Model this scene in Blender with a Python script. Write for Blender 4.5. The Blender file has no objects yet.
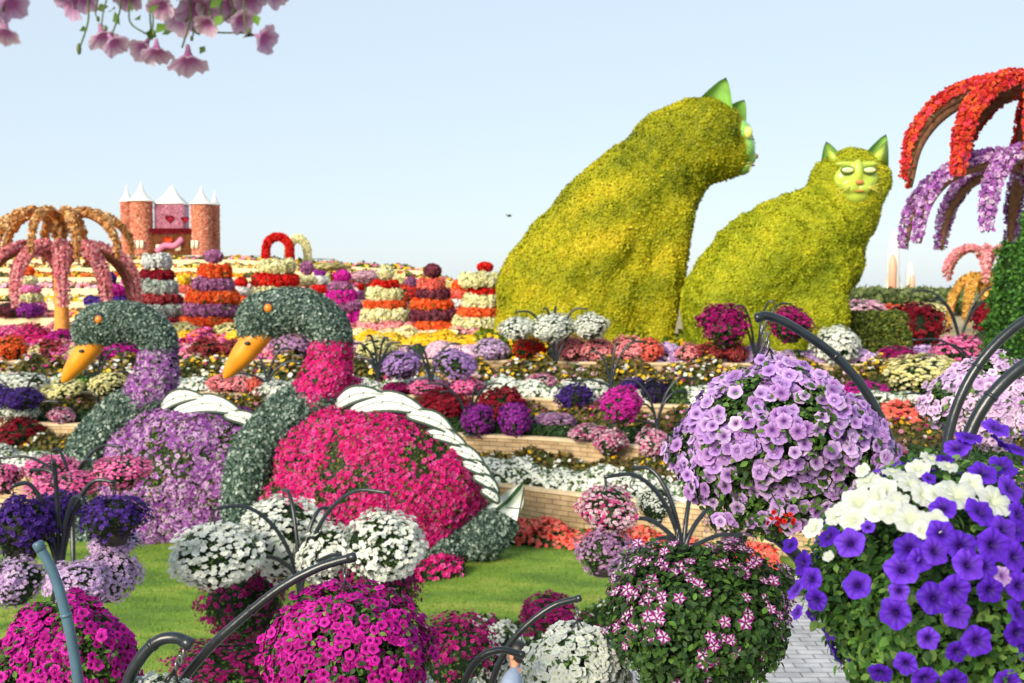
import bpy, math, random
import numpy as np
from mathutils import Vector, Matrix
random.seed(7)
RNG = np.random.default_rng(11)
SC = bpy.context.scene
COL = SC.collection
# ------------------------------------------------------------------ camera, world, sun, exposure
H = 5.5; F = 1100.0; PITCH = math.atan(54.5 / F)
cam_d = bpy.data.cameras.new('camera'); cam = bpy.data.objects.new('camera', cam_d); COL.objects.link(cam)
cam.location = (0, 0, H); cam.rotation_euler = (math.pi/2 - PITCH, 0, 0)
cam_d.sensor_width = 36; cam_d.lens = F * 36 / 1024
cam_d.clip_start = .05; cam_d.clip_end = 6000
cam_d.dof.use_dof = True; cam_d.dof.focus_distance = 4.0; cam_d.dof.aperture_fstop = 5.0
SC.camera = cam
SUN_EL, SUN_AZ = math.radians(26), math.radians(212)      # azimuth clockwise from +Y
w = bpy.data.worlds.new("World"); SC.world = w; w.use_nodes = True
nt = w.node_tree; bg = nt.nodes['Background']; sky = nt.nodes.new('ShaderNodeTexSky')
sky.sky_type = 'NISHITA'; sky.sun_disc = False; sky.sun_elevation = SUN_EL; sky.sun_rotation = SUN_AZ
sky.air_density = 1.0; sky.dust_density = .8; sky.ozone_density = 1.0; sky.altitude = 0
mxs = nt.nodes.new('ShaderNodeMix'); mxs.data_type = 'RGBA'; mxs.inputs[0].default_value = .84       # thin white overcast over the clear sky
nt.links.new(sky.outputs[0], mxs.inputs[6]); mxs.inputs[7].default_value = (2.5, 2.88, 3.25, 1)
nt.links.new(mxs.outputs[2], bg.inputs[0]); bg.inputs[1].default_value = .14
sun_d = bpy.data.lights.new('sun', 'SUN'); sun_d.energy = 3.2; sun_d.angle = math.radians(24); sun_d.color = (1, .88, .7)
sun = bpy.data.objects.new('sun', sun_d); COL.objects.link(sun)
sd = Vector((math.sin(SUN_AZ)*math.cos(SUN_EL), math.cos(SUN_AZ)*math.cos(SUN_EL), math.sin(SUN_EL)))
sun.rotation_euler = sd.to_track_quat('Z', 'Y').to_euler(); sun.location = (-20, -20, 30)
vs = SC.view_settings; vs.view_transform = 'Standard'; vs.look = 'None'; vs.gamma = 1; vs.exposure = .96

# ------------------------------------------------------------------ layout helpers
def raydir(px, py):
    f = Vector((0, math.cos(PITCH), -math.sin(PITCH))); u = Vector((0, math.sin(PITCH), math.cos(PITCH)))
    return f + Vector((1, 0, 0))*((px-512)/F) + u*((341.5-py)/F)
def pix(px, py, Y):
    d = raydir(px, py); t = Y/d.y
    return Vector((d.x*t, Y, H + d.z*t))
def onz(px, py, z):
    d = raydir(px, py); t = (z-H)/d.z
    return Vector((d.x*t, d.y*t, z))
Z1, Z2, Z3, Z4 = .89, 1.66, 2.3, 3.0
def wline(pts, z):
    a = [onz(px, py, z) for px, py in pts]
    a = [(v.x, v.y) for v in a]
    a = [(a[0][0]-12, a[0][1]+3)] + a + [(a[-1][0]+6, a[-1][1]-1.2)]
    return a
W = [wline([(0, 472), (240, 476), (480, 483), (540, 489), (600, 496), (727, 508), (1024, 532)], Z1),
     wline([(0, 422), (90, 424), (300, 428), (530, 437), (640, 446), (800, 455), (1024, 470)], Z2),
     wline([(0, 392), (90, 392), (300, 393), (520, 397), (600, 402), (800, 410), (1024, 420)], Z3),
     wline([(0, 360), (200, 360), (480, 360), (600, 362), (860, 364), (1024, 368)], Z4)]
def wy(k, x):
    return np.interp(x, [p[0] for p in W[k]], [p[1] for p in W[k]])
PATH_Z = -.12
def hill(x, y):
    a = np.interp(x/max(y, 1), [-.25, -.08, .02], [1, .8, 0])
    k = math.floor((y-60)/6.5)+1
    return Z4 + max(0, min(6, k))*.8*a
def land(x, y):
    if y > wy(3, x): return hill(x, y) if y > 60 else Z4
    if y > wy(2, x): return Z3
    if y > wy(1, x): return Z2
    if y > wy(0, x): return Z1
    return 0.0
def hit(px, py, y0=9):
    d = raydir(px, py); y = y0
    while y < 140:
        t = y/d.y
        if H + d.z*t <= land(d.x*t, y)+.01: return Vector((d.x*t, y, land(d.x*t, y)))
        y += .08
    return Vector((d.x*y/d.y, y, Z4))

# ------------------------------------------------------------------ colour / materials
def lin(c):
    c = np.asarray(c, float)/255
    return np.where(c <= .04045, c/12.92, ((c+.055)/1.055)**2.4)
def newmat(name):
    m = bpy.data.materials.new(name); m.use_nodes = True
    n = m.node_tree; b = n.nodes['Principled BSDF']
    return m, n, b
def attr_mat(name, rough, trans, spec=.3, tint=None):
    m, n, b = newmat(name)
    a = n.nodes.new('ShaderNodeAttribute'); a.attribute_name = 'Col'
    src = a.outputs['Color']
    n.links.new(src, b.inputs['Base Color']); b.inputs['Roughness'].default_value = rough
    b.inputs['Specular IOR Level'].default_value = spec
    if trans:
        t = n.nodes.new('ShaderNodeBsdfTranslucent'); mx = n.nodes.new('ShaderNodeMixShader'); mx.inputs[0].default_value = trans
        n.links.new(src, t.inputs[0]); n.links.new(b.outputs[0], mx.inputs[1]); n.links.new(t.outputs[0], mx.inputs[2])
        n.links.new(mx.outputs[0], n.nodes['Material Output'].inputs[0])
    return m
M = {}
M['petal'] = attr_mat('petal', .55, .36, .2)
M['leaf'] = attr_mat('leaf', .55, .28, .2)
M['core'] = attr_mat('foliage_core', .9, 0, .1)
def plain(name, c, rough=.5, metal=0, nscale=0, namt=.25, bump=0, spec=.5):
    m, n, b = newmat(name)
    col = lin(c); b.inputs['Roughness'].default_value = rough; b.inputs['Metallic'].default_value = metal
    b.inputs['Specular IOR Level'].default_value = spec
    if nscale:
        tc = n.nodes.new('ShaderNodeTexCoord'); no = n.nodes.new('ShaderNodeTexNoise'); no.inputs['Scale'].default_value = nscale
        no.inputs['Detail'].default_value = 6
        n.links.new(tc.outputs['Object'], no.inputs['Vector'])
        r = n.nodes.new('ShaderNodeValToRGB'); r.color_ramp.elements[0].position = .3; r.color_ramp.elements[1].position = .7
        r.color_ramp.elements[0].color = (*(col*(1-namt)), 1); r.color_ramp.elements[1].color = (*np.minimum(col*(1+namt), 1), 1)
        n.links.new(no.outputs[0], r.inputs[0]); n.links.new(r.outputs[0], b.inputs['Base Color'])
        if bump:
            bp = n.nodes.new('ShaderNodeBump'); bp.inputs['Strength'].default_value = bump; bp.inputs['Distance'].default_value = .02
            n.links.new(no.outputs[0], bp.inputs['Height']); n.links.new(bp.outputs[0], b.inputs['Normal'])
    else: b.inputs['Base Color'].default_value = (*col, 1)
    return m
M['pipe'] = plain('painted_steel', (28, 36, 42), .3, .0, 14, .3, .15)
M['bluepipe'] = plain('weathered_blue_steel', (66, 96, 114), .38, .0, 9, .3, .15)
M['wire'] = plain('galvanised_wire', (120, 125, 128), .35, .8)
M['chain'] = plain('dark_chain', (35, 38, 40), .5, .3)
M['pot'] = plain('dark_planter', (42, 36, 32), .8, 0, 8, .3)
M['beak'] = plain('orange_painted_fibreglass', (222, 140, 30), .38, 0, 3, .15)
M['eye'] = plain('orange_eye', (205, 120, 30), .3)
M['black'] = plain('black', (18, 20, 22), .5)
M['feather'] = plain('white_fabric_panel', (208, 216, 208), .5, 0, 3, .05)
M['frame'] = plain('dark_green_frame', (44, 62, 52), .5)
M['green'] = plain('green_fabric', (60, 110, 62), .55, 0, 5, .1)
M['mask'] = plain('glossy_pale_green', (128, 178, 84), .22, 0, 3, .12)
M['mask2'] = plain('glossy_lime', (166, 186, 66), .25, 0, 3, .12)
M['rim'] = plain('dark_green_rim', (84, 112, 50), .4)
M['cateye'] = plain('cat_eye', (200, 205, 110), .15)
M['cateye2'] = plain('cat_eye_pale', (226, 226, 160), .15)
M['nose'] = plain('cat_nose', (186, 122, 60), .4)
M['whisker'] = plain('whisker', (205, 200, 90), .5)
M['bark'] = plain('woody_mat', (120, 84, 58), .9, 0, 10, .4, .6)
M['orangebark'] = plain('orange_trunk', (214, 148, 66), .85, 0, 5, .25, .5)
M['white'] = plain('white_paint', (225, 224, 215), .5, 0, 3, .06)
M['rocketor'] = plain('rocket_orange', (226, 160, 134), .5)
M['cream'] = plain('cream_stone', (222, 200, 160), .85, 0, 1.5, .12)
M['skin'] = plain('skin', (190, 135, 105), .5)
M['hair'] = plain('hair', (24, 20, 20), .45)
M['shirt'] = plain('grey_blue_shirt', (128, 144, 170), .8, 0, 12, .1)
M['trouser'] = plain('dark_trousers', (50, 54, 66), .8)
M['shoe'] = plain('shoe', (30, 28, 28), .6)
M['bird'] = plain('bird', (50, 50, 52), .8)
M['canopy'] = plain('pale_canvas', (228, 214, 190), .8)
M['stem'] = plain('green_stem', (70, 92, 40), .6)
M['rust'] = plain('brown_steel', (150, 92, 64), .7, 0, 4, .2)
M['win'] = plain('pale_window', (236, 226, 196), .4)
M['soil'] = plain('soil', (88, 74, 54), .95, 0, 3, .35, .5)
def brick_mat(name, c1, c2, mortar, w, h, use_uv=True):
    m, n, b = newmat(name)
    tc = n.nodes.new('ShaderNodeTexCoord'); br = n.nodes.new('ShaderNodeTexBrick')
    br.inputs['Scale'].default_value = 1; br.inputs['Brick Width'].default_value = w; br.inputs['Row Height'].default_value = h
    br.inputs['Mortar Size'].default_value = h*.07; br.inputs['Mortar Smooth'].default_value = .3
    br.inputs['Color1'].default_value = (*lin(c1), 1); br.inputs['Color2'].default_value = (*lin(c2), 1); br.inputs['Mortar'].default_value = (*lin(mortar), 1)
    n.links.new(tc.outputs['UV' if use_uv else 'Object'], br.inputs['Vector'])
    no = n.nodes.new('ShaderNodeTexNoise'); no.inputs['Scale'].default_value = 2.5; no.inputs['Detail'].default_value = 7
    n.links.new(tc.outputs['Object'], no.inputs['Vector'])
    mr = n.nodes.new('ShaderNodeMapRange'); mr.inputs[1].default_value = .3; mr.inputs[2].default_value = .75; mr.inputs[3].default_value = .6; mr.inputs[4].default_value = 1.15
    n.links.new(no.outputs[0], mr.inputs[0])
    mx = n.nodes.new('ShaderNodeVectorMath'); mx.operation = 'SCALE'
    n.links.new(br.outputs[0], mx.inputs[0]); n.links.new(mr.outputs[0], mx.inputs['Scale']); n.links.new(mx.outputs[0], b.inputs['Base Color'])
    bp = n.nodes.new('ShaderNodeBump'); bp.inputs['Strength'].default_value = .8; bp.inputs['Distance'].default_value = .015; bp.invert = True
    n.links.new(br.outputs['Fac'], bp.inputs['Height']); n.links.new(bp.outputs[0], b.inputs['Normal'])
    b.inputs['Roughness'].default_value = .9
    return m
M['brick'] = brick_mat('stone_brick', (206, 180, 140), (180, 152, 112), (120, 98, 72), .42, .115)
M['cap'] = plain('capstone', (208, 188, 152), .85, 0, 4, .15, .3)
M['paving'] = brick_mat('paving', (200, 200, 202), (178, 180, 186), (130, 130, 130), .4, .2, False)
def lawn_mat():
    m, n, b = newmat('lawn')
    tc = n.nodes.new('ShaderNodeTexCoord'); mp = n.nodes.new('ShaderNodeMapping'); mp.inputs['Scale'].default_value = (.5, 1.2, 1)
    n1 = n.nodes.new('ShaderNodeTexNoise'); n1.inputs['Scale'].default_value = 1.1; n1.inputs['Detail'].default_value = 5
    n.links.new(tc.outputs['Object'], mp.inputs[0]); n.links.new(mp.outputs[0], n1.inputs['Vector'])
    r = n.nodes.new('ShaderNodeValToRGB'); e = r.color_ramp.elements
    e[0].position = .38; e[0].color = (*lin((84, 120, 36)), 1); e[1].position = .64; e[1].color = (*lin((148, 162, 64)), 1)
    x = r.color_ramp.elements.new(.5); x.color = (*lin((114, 150, 44)), 1)
    n.links.new(n1.outputs[0], r.inputs[0])
    n2 = n.nodes.new('ShaderNodeTexNoise'); n2.inputs['Scale'].default_value = 60; n2.inputs['Detail'].default_value = 3
    n.links.new(tc.outputs['Object'], n2.inputs['Vector'])
    mr = n.nodes.new('ShaderNodeMapRange'); mr.inputs[1].default_value = .3; mr.inputs[2].default_value = .7; mr.inputs[3].default_value = .6; mr.inputs[4].default_value = 1.3
    n.links.new(n2.outputs[0], mr.inputs[0])
    mx = n.nodes.new('ShaderNodeVectorMath'); mx.operation = 'SCALE'
    n.links.new(r.outputs[0], mx.inputs[0]); n.links.new(mr.outputs[0], mx.inputs['Scale']); n.links.new(mx.outputs[0], b.inputs['Base Color'])
    bp = n.nodes.new('ShaderNodeBump'); bp.inputs['Strength'].default_value = .6; bp.inputs['Distance'].default_value = .03
    n.links.new(n2.outputs[0], bp.inputs['Height']); n.links.new(bp.outputs[0], b.inputs['Normal'])
    b.inputs['Roughness'].default_value = .85
    return m
M['lawn'] = lawn_mat()

# ------------------------------------------------------------------ mesh helpers
def mesh_tri(name, V, T, C=None, mat=None, smooth=False):
    V = np.ascontiguousarray(V, np.float32); T = np.ascontiguousarray(T, np.int32)
    me = bpy.data.meshes.new(name)
    me.vertices.add(len(V)); me.vertices.foreach_set('co', V.ravel())
    me.loops.add(T.size); me.loops.foreach_set('vertex_index', T.ravel())
    me.polygons.add(len(T)); me.polygons.foreach_set('loop_start', np.arange(0, T.size, 3, dtype=np.int32))
    if smooth: me.polygons.foreach_set('use_smooth', np.ones(len(T), bool))
    me.update(calc_edges=True)
    if C is not None:
        a = me.color_attributes.new('Col', 'FLOAT_COLOR', 'POINT')
        C4 = np.ones((len(V), 4), np.float32); C4[:, :3] = C
        a.data.foreach_set('color', C4.ravel())
    if mat: me.materials.append(mat)
    return me
class MB:
    def __init__(s): s.V = []; s.T = []; s.C = []; s.n = 0
    def add(s, V, T, C=(1, 1, 1)):
        V = np.asarray(V, float); T = np.asarray(T, int)
        s.V.append(V); s.T.append(T+s.n); s.C.append(np.broadcast_to(np.asarray(C, float), (len(V), 3))); s.n += len(V); return s
    def mesh(s, name, mat, smooth=False):
        return mesh_tri(name, np.concatenate(s.V), np.concatenate(s.T), np.concatenate(s.C), mat, smooth)
def tag(o, label=None, cat=None, group=None, kind=None):
    if label: o['label'] = label
    if cat: o['category'] = cat
    if group: o['group'] = group
    if kind: o['kind'] = kind
    return o
def link(name, me, parent=None, loc=(0, 0, 0), rot=(0, 0, 0), scale=(1, 1, 1)):
    o = bpy.data.objects.new(name, me); COL.objects.link(o)
    if parent is not None: o.parent = parent
    o.location = loc; o.rotation_euler = rot; o.scale = scale
    return o
def thing(name, label, cat, loc=(0, 0, 0), rz=0, group=None):
    return tag(link(name, None, None, loc, (0, 0, rz)), label, cat, group)
def struct(name, me): return tag(link(name, me), kind='structure')
def sphere(n=12, m=8):
    V = [(0, 0, 1)]
    for i in range(1, m):
        t = math.pi*i/m
        for j in range(n):
            a = 2*math.pi*j/n; V.append((math.sin(t)*math.cos(a), math.sin(t)*math.sin(a), math.cos(t)))
    V.append((0, 0, -1)); T = []
    for j in range(n): T.append((0, 1+j, 1+(j+1) % n))
    for i in range(m-2):
        for j in range(n):
            a = 1+i*n+j; b = 1+i*n+(j+1) % n; c = a+n; d = b+n
            T += [(a, c, d), (a, d, b)]
    k = len(V)-1
    for j in range(n): T.append((k, 1+(m-2)*n+(j+1) % n, 1+(m-2)*n+j))
    return np.array(V), np.array(T)
SPV, SPT = sphere(16, 10)
def ell(mb, c, r, C=(1, 1, 1)):
    mb.add(SPV*np.asarray(r)+np.asarray(c), SPT, C)
def box(mb, lo, hi, C=(1, 1, 1), rot=None, piv=None):
    (x0, y0, z0), (x1, y1, z1) = lo, hi
    V = np.array([(x, y, z) for z in (z0, z1) for y in (y0, y1) for x in (x0, x1)])
    T = [(0, 2, 3), (0, 3, 1), (4, 5, 7), (4, 7, 6), (0, 1, 5), (0, 5, 4), (2, 6, 7), (2, 7, 3), (0, 4, 6), (0, 6, 2), (1, 3, 7), (1, 7, 5)]
    mb.add(V, T, C)
def catmull(P, k=6):
    P = [np.asarray(p, float) for p in P]
    if len(P) < 3: return [P[0]+(P[1]-P[0])*i/k for i in range(k+1)]
    Q = [2*P[0]-P[1]]+P+[2*P[-1]-P[-2]]; out = []
    for i in range(1, len(Q)-2):
        a, b, c, d = Q[i-1:i+3]
        for j in range(k):
            t = j/k; out.append(.5*(2*b+(c-a)*t+(2*a-5*b+4*c-d)*t*t+(3*b-a-3*c+d)*t**3))
    out.append(P[-1]); return out
def tube(mb, P, R, n=8, C=(1, 1, 1), cap=True):
    P = np.asarray(P, float); m = len(P); R = np.broadcast_to(np.asarray(R, float), (m,)) if np.ndim(R) == 0 or len(R) == m else np.interp(np.linspace(0, 1, m), np.linspace(0, 1, len(R)), R)
    Tn = np.gradient(P, axis=0); Tn /= np.linalg.norm(Tn, axis=1)[:, None]+1e-9
    ref = np.array([0, 0, 1.]) if abs(Tn[0][2]) < .9 else np.array([0, 1., 0])
    a = np.cross(Tn[0], ref); a /= np.linalg.norm(a); V = []
    ang = np.arange(n)*2*np.pi/n
    for i in range(m):
        a = a-Tn[i]*a.dot(Tn[i]); a /= np.linalg.norm(a)+1e-9; b = np.cross(Tn[i], a)
        V.append(P[i]+R[i]*(np.cos(ang)[:, None]*a+np.sin(ang)[:, None]*b))
    V = np.concatenate(V); T = []
    for i in range(m-1):
        for j in range(n):
            p, q = i*n+j, i*n+(j+1) % n; T += [(p, q, q+n), (p, q+n, p+n)]
    V = np.vstack([V, P[0], P[-1]])
    if cap:
        for j in range(n): T += [(m*n, (j+1) % n, j), (m*n+1, (m-1)*n+j, (m-1)*n+(j+1) % n)]
    mb.add(V, T, C)
def lathe(mb, prof, n=20, c=(0, 0, 0), C=(1, 1, 1)):
    V = []; T = []; m = len(prof)
    for r, z in prof:
        for j in range(n):
            a = 2*math.pi*j/n; V.append((c[0]+r*math.cos(a), c[1]+r*math.sin(a), c[2]+z))
    for i in range(m-1):
        for j in range(n):
            p, q = i*n+j, i*n+(j+1) % n; T += [(p, q, q+n), (p, q+n, p+n)]
    mb.add(V, T, C)
def plate(mb, poly, y0, y1, C=(1, 1, 1)):            # polygon in xz thickened along y
    n = len(poly); V = [(x, y0, z) for x, z in poly]+[(x, y1, z) for x, z in poly]; T = []
    import mathutils
    tr = mathutils.geometry.tessellate_polygon([[Vector((x, z, 0)) for x, z in poly]])
    for a, b, c in tr: T += [(a, b, c), (n+a, n+c, n+b)]
    for i in range(n):
        j = (i+1) % n; T += [(i, j, n+j), (i, n+j, n+i)]
    mb.add(V, T, C)
def poly_mesh(name, pts, mat):
    me = bpy.data.meshes.new(name); me.from_pydata([tuple(p) for p in pts], [], [tuple(range(len(pts)))]); me.update(); me.materials.append(mat); return me
def blob(parts, voxel, smooth=6):
    """union of ellipsoids / chains -> triangle arrays. parts: (c, r) with r scalar or 3-vector"""
    mb = MB()
    for c, r in parts: ell(mb, c, (r, r, r) if np.ndim(r) == 0 else r)
    me = mb.mesh('tmp', None); o = bpy.data.objects.new('tmp', me); COL.objects.link(o)
    r = o.modifiers.new('r', 'REMESH'); r.mode = 'VOXEL'; r.voxel_size = voxel
    s = o.modifiers.new('s', 'SMOOTH'); s.factor = .5; s.iterations = smooth
    dg = bpy.context.evaluated_depsgraph_get(); e = o.evaluated_get(dg); m2 = e.to_mesh(); m2.calc_loop_triangles()
    V = np.empty(len(m2.vertices)*3, np.float32); m2.vertices.foreach_get('co', V)
    T = np.empty(len(m2.loop_triangles)*3, np.int32); m2.loop_triangles.foreach_get('vertices', T)
    e.to_mesh_clear(); bpy.data.objects.remove(o); bpy.data.meshes.remove(me)
    return V.reshape(-1, 3).astype(float), T.reshape(-1, 3)
def chain(pts, radii, k=5):
    P = catmull(pts, k); R = np.interp(np.linspace(0, 1, len(P)), np.linspace(0, 1, len(radii)), radii)
    return [(p, r) for p, r in zip(P, R)]
def sample(V, T, n, rng=RNG):
    a, b, c = V[T[:, 0]], V[T[:, 1]], V[T[:, 2]]
    N = np.cross(b-a, c-a); A = np.linalg.norm(N, axis=1)
    i = rng.choice(len(T), n, p=A/A.sum()); u, v = rng.random(n), rng.random(n); f = u+v > 1; u[f] = 1-u[f]; v[f] = 1-v[f]
    P = a[i]+u[:, None]*(b-a)[i]+v[:, None]*(c-a)[i]
    return P, N[i]/(A[i][:, None]+1e-9)
# templates: verts, tris, colour weight (0 centre .. 1 rim)
def t_ring(n, scal, cz=-.15, petals=5, ph=0):
    V = [(0, 0, cz)]; W_ = [0]
    for i in range(n):
        a = 2*math.pi*i/n; r = 1-scal*(.5-.5*math.cos(a*petals)); V.append((r*math.cos(a), r*math.sin(a), 0)); W_.append(1)
    T = [(0, 1+i, 1+(i+1) % n) for i in range(n)]
    return np.array(V, float), np.array(T), np.array(W_, float)
def t_petunia(star=False, tubular=False, seed=0):
    rr = random.Random(seed); n = 40; V = []; Wt = []; T = []
    rings = [(.13, -.3), (.27, -.05), (.7, .04), (1, -.02)]
    if tubular: rings = [(.1, -1.15), (.16, -.75), (.34, -.36), (.72, -.1), (1, .06)]
    V.append((0, 0, rings[0][1]-.1)); Wt.append(0)
    ph = [rr.uniform(-.12, .12) for _ in range(5)]
    for k, (r, z) in enumerate(rings):
        for i in range(n):
            a = 2*math.pi*i/n; p = math.cos(a*5); f = (k+1)/len(rings)
            pet = int((i+4)//8) % 5
            rad = r*(1+f**3*((.22 if star else .07)*p)) ; zz = z+f**2*(.10*math.sin(a*10+ph[0]*9)*.6 + .05*math.sin(a*15+ph[1]*20)*f + ph[pet]*1.0 - (.10 if k == len(rings)-1 else 0)*(p < -.5))
            V.append((rad*math.cos(a), rad*math.sin(a), zz))
            if star: Wt.append(0 if k == 0 else max(0, min(1, .42-1.3*math.cos(a*5))))
            else: Wt.append([.0, .25, .82, 1][min(3, k)] if not tubular else [.5, .2, .1, .7, 1][k])
    for i in range(n): T.append((0, 1+i, 1+(i+1) % n))
    for k in range(len(rings)-1):
        for i in range(n):
            p = 1+k*n+i; q = 1+k*n+(i+1) % n; T += [(p, p+n, q+n), (p, q+n, q)]
    return np.array(V, float), np.array(T), np.array(Wt, float)
T_MID = t_ring(10, .28); T_MINI = t_ring(5, 0, -.1); T_NEAR = t_petunia(); T_STAR = t_petunia(True)
def t_ovate(w=.3):
    V = [(0, 0, 0)]; T = []; Wt = [0]
    for i, (y, k) in enumerate([(.2, .7), (.45, 1), (.72, .72), (.9, .3)]): V += [(-w*k, y, .1*k+.05*y), (0, y, .06*math.sin(y*3)), (w*k, y, .1*k+.05*y)]; Wt += [1, .35, 1]
    V.append((0, 1.02, -.06)); Wt.append(.8); T += [(0, 2, 1), (0, 3, 2)]
    for i in range(3): p = 1+3*i; T += [(p, p+1, p+4), (p, p+4, p+3), (p+1, p+2, p+5), (p+1, p+5, p+4)]
    T += [(10, 11, 13), (11, 12, 13)]
    return np.array(V, float), np.array(T), np.array(Wt)
def t_leaf(w=.36):
    V = [(0, 0, 0), (-w, .45, .12), (w, .45, .12), (0, 1, -.08), (0, .5, 0)]
    return np.array(V, float), np.array([(0, 4, 1), (0, 2, 4), (4, 3, 1), (4, 2, 3)]), np.array([0, .8, .8, 1, .3])
T_LEAF = t_leaf(); T_OV = t_ovate(); T_NARROW = t_leaf(.2); T_QUAD = (np.array([(-.4, 0, 0), (.4, 0, 0), (.3, 1, .1), (-.3, 1, .1)]), np.array([(0, 1, 2), (0, 2, 3)]), np.array([0, 0, 1, 1.]))
def inst(tm, P, N, S, tilt, cc, rc, rng=RNG, along=None):
    tv, tt, tw = tm; n = len(P)
    Nj = N+tilt*rng.normal(size=(n, 3)); Nj /= np.linalg.norm(Nj, axis=1)[:, None]+1e-9
    r = rng.normal(size=(n, 3)) if along is None else along+.35*rng.normal(size=(n, 3))
    t1 = np.cross(Nj, r); t1 /= np.linalg.norm(t1, axis=1)[:, None]+1e-9; t2 = np.cross(t1, Nj) if along is not None else np.cross(Nj, t1)
    S = np.broadcast_to(S, (n,))[:, None, None]
    V = P[:, None]+S*(tv[None, :, 0:1]*t1[:, None]+tv[None, :, 1:2]*t2[:, None]+tv[None, :, 2:3]*Nj[:, None])
    C = cc[:, None]*(1-tw[None, :, None])+rc[:, None]*tw[None, :, None]
    T = tt[None]+(np.arange(n)*len(tv))[:, None, None]
    return V.reshape(-1, 3), T.reshape(-1, 3), C.reshape(-1, 3)
def pick(pal, n, rng=RNG, jit=.12):
    pal = np.array([lin(c) for c in pal]); c = pal[rng.integers(0, len(pal), n)]
    return np.clip(c*(1+jit*rng.normal(size=(n, 1))), 0, .95)
GREEN = [(48, 78, 34), (62, 96, 40), (80, 116, 46), (40, 66, 36), (98, 130, 60)]
DKGREEN = [(38, 62, 36), (48, 76, 40), (60, 88, 44)]
OLIVE = [(92, 96, 40), (120, 112, 48), (80, 84, 40), (130, 110, 62)]
SILVER = [(112, 138, 126), (142, 164, 152), (176, 192, 182), (84, 108, 98), (64, 88, 78)]
PLUMLEAF = [(60, 50, 50), (52, 66, 42), (72, 60, 58)]
K = {   # rim colours, centre colour, leaf colours
 'lilac': ([(204, 168, 230), (192, 154, 224), (218, 190, 238), (194, 150, 216)], (104, 50, 136), GREEN),
 'pale_lilac': ([(222, 196, 232), (206, 180, 224), (232, 214, 238)], (160, 110, 170), GREEN),
 'palepink': ([(240, 206, 218), (232, 192, 210), (242, 220, 228)], (190, 110, 150), GREEN),
 'white': ([(230, 234, 234), (220, 226, 226), (234, 236, 230)], (220, 226, 200), GREEN),
 'magenta': ([(222, 30, 176), (204, 20, 158), (232, 66, 192)], (96, 0, 66), GREEN),
 'deepmagenta': ([(170, 16, 110), (140, 14, 96), (196, 30, 130)], (70, 0, 50), GREEN),
 'hotpink': ([(242, 44, 156), (232, 30, 140), (246, 100, 180), (224, 34, 124)], (150, 0, 60), OLIVE+GREEN),
 'pink': ([(244, 124, 186), (236, 100, 172), (248, 176, 212)], (222, 76, 150), GREEN),
 'coral': ([(246, 120, 104), (240, 100, 90), (248, 148, 130)], (234, 92, 80), GREEN),
 'pinkcoral': ([(248, 160, 166), (244, 140, 152), (250, 188, 190)], (240, 130, 142), GREEN),
 'red': ([(214, 26, 24), (196, 14, 20), (228, 50, 36)], (120, 0, 0), GREEN),
 'orange': ([(244, 100, 44), (234, 80, 34), (246, 134, 70)], (226, 80, 24), GREEN),
 'crimson': ([(146, 16, 40), (120, 14, 34), (170, 28, 52)], (60, 0, 10), PLUMLEAF+DKGREEN),
 'maroon': ([(120, 54, 70), (104, 50, 74), (140, 66, 80)], (60, 20, 30), PLUMLEAF),
 'redbrown': ([(176, 60, 70), (150, 44, 54), (196, 84, 90)], (90, 20, 20), GREEN+PLUMLEAF),
 'purpledark': ([(84, 48, 150), (66, 38, 124), (104, 64, 176)], (24, 6, 50), PLUMLEAF),
 'navy': ([(48, 34, 76), (40, 30, 64), (60, 40, 96)], (20, 10, 40), PLUMLEAF),
 'violet': ([(98, 44, 208), (84, 32, 192), (112, 58, 218)], (34, 4, 84), GREEN),
 'swanlilac': ([(196, 134, 208), (174, 104, 190), (222, 184, 230), (156, 82, 176), (234, 208, 238)], (120, 46, 134), GREEN),
 'whitenear': ([(204, 210, 212), (194, 200, 204), (212, 216, 216)], (200, 210, 180), GREEN),
 'magentanear': ([(206, 24, 164), (182, 14, 140), (220, 44, 180)], (84, 0, 60), GREEN),
 'mauve': ([(176, 110, 160), (154, 92, 142), (192, 130, 176)], (110, 50, 90), GREEN),
 'purple': ([(168, 50, 176), (150, 40, 158), (190, 76, 196)], (90, 10, 90), GREEN),
 'greywhite': ([(196, 208, 200), (176, 192, 186), (214, 220, 210)], (150, 170, 150), SILVER),
 'cream': ([(240, 236, 186), (232, 228, 164), (244, 242, 206)], (214, 200, 100), GREEN),
 'yellow': ([(244, 206, 40), (236, 190, 24), (248, 218, 80)], (200, 140, 0), OLIVE),
 'star': ([(232, 214, 236), (222, 196, 230)], (132, 16, 112), GREEN),
 'pinkwhite': ([(236, 214, 226), (228, 150, 190), (196, 60, 130), (242, 232, 238)], (160, 20, 90), GREEN),
 'redpink': ([(228, 64, 56), (240, 104, 54), (232, 70, 92)], (150, 10, 20), GREEN),
 'dustymauve': ([(196, 150, 196), (176, 130, 180), (214, 176, 206)], (120, 70, 110), GREEN),
}
def noise3(u, seed, amp=.08, f=2.6):
    r = np.random.default_rng(seed); s = np.zeros(len(u))
    for i in range(5):
        k = r.normal(size=3)*f*(1+i*.5); s += np.sin(u@k+r.uniform(0, 6.28))/(1+i*.5)
    return amp*s/1.6
def usphere(n, rng):
    u = rng.normal(size=(n, 3)); return u/np.linalg.norm(u, axis=1)[:, None]
def ball_shape(u, seed, taper=.3):
    r = 1+noise3(u, seed, .13, 2.2)+noise3(u, seed+40, .05, 6); P = u*r[:, None]
    k = 1-taper*np.clip(-u[:, 2], 0, 1)**1.2; P[:, :2] *= k[:, None]
    return P
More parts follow.
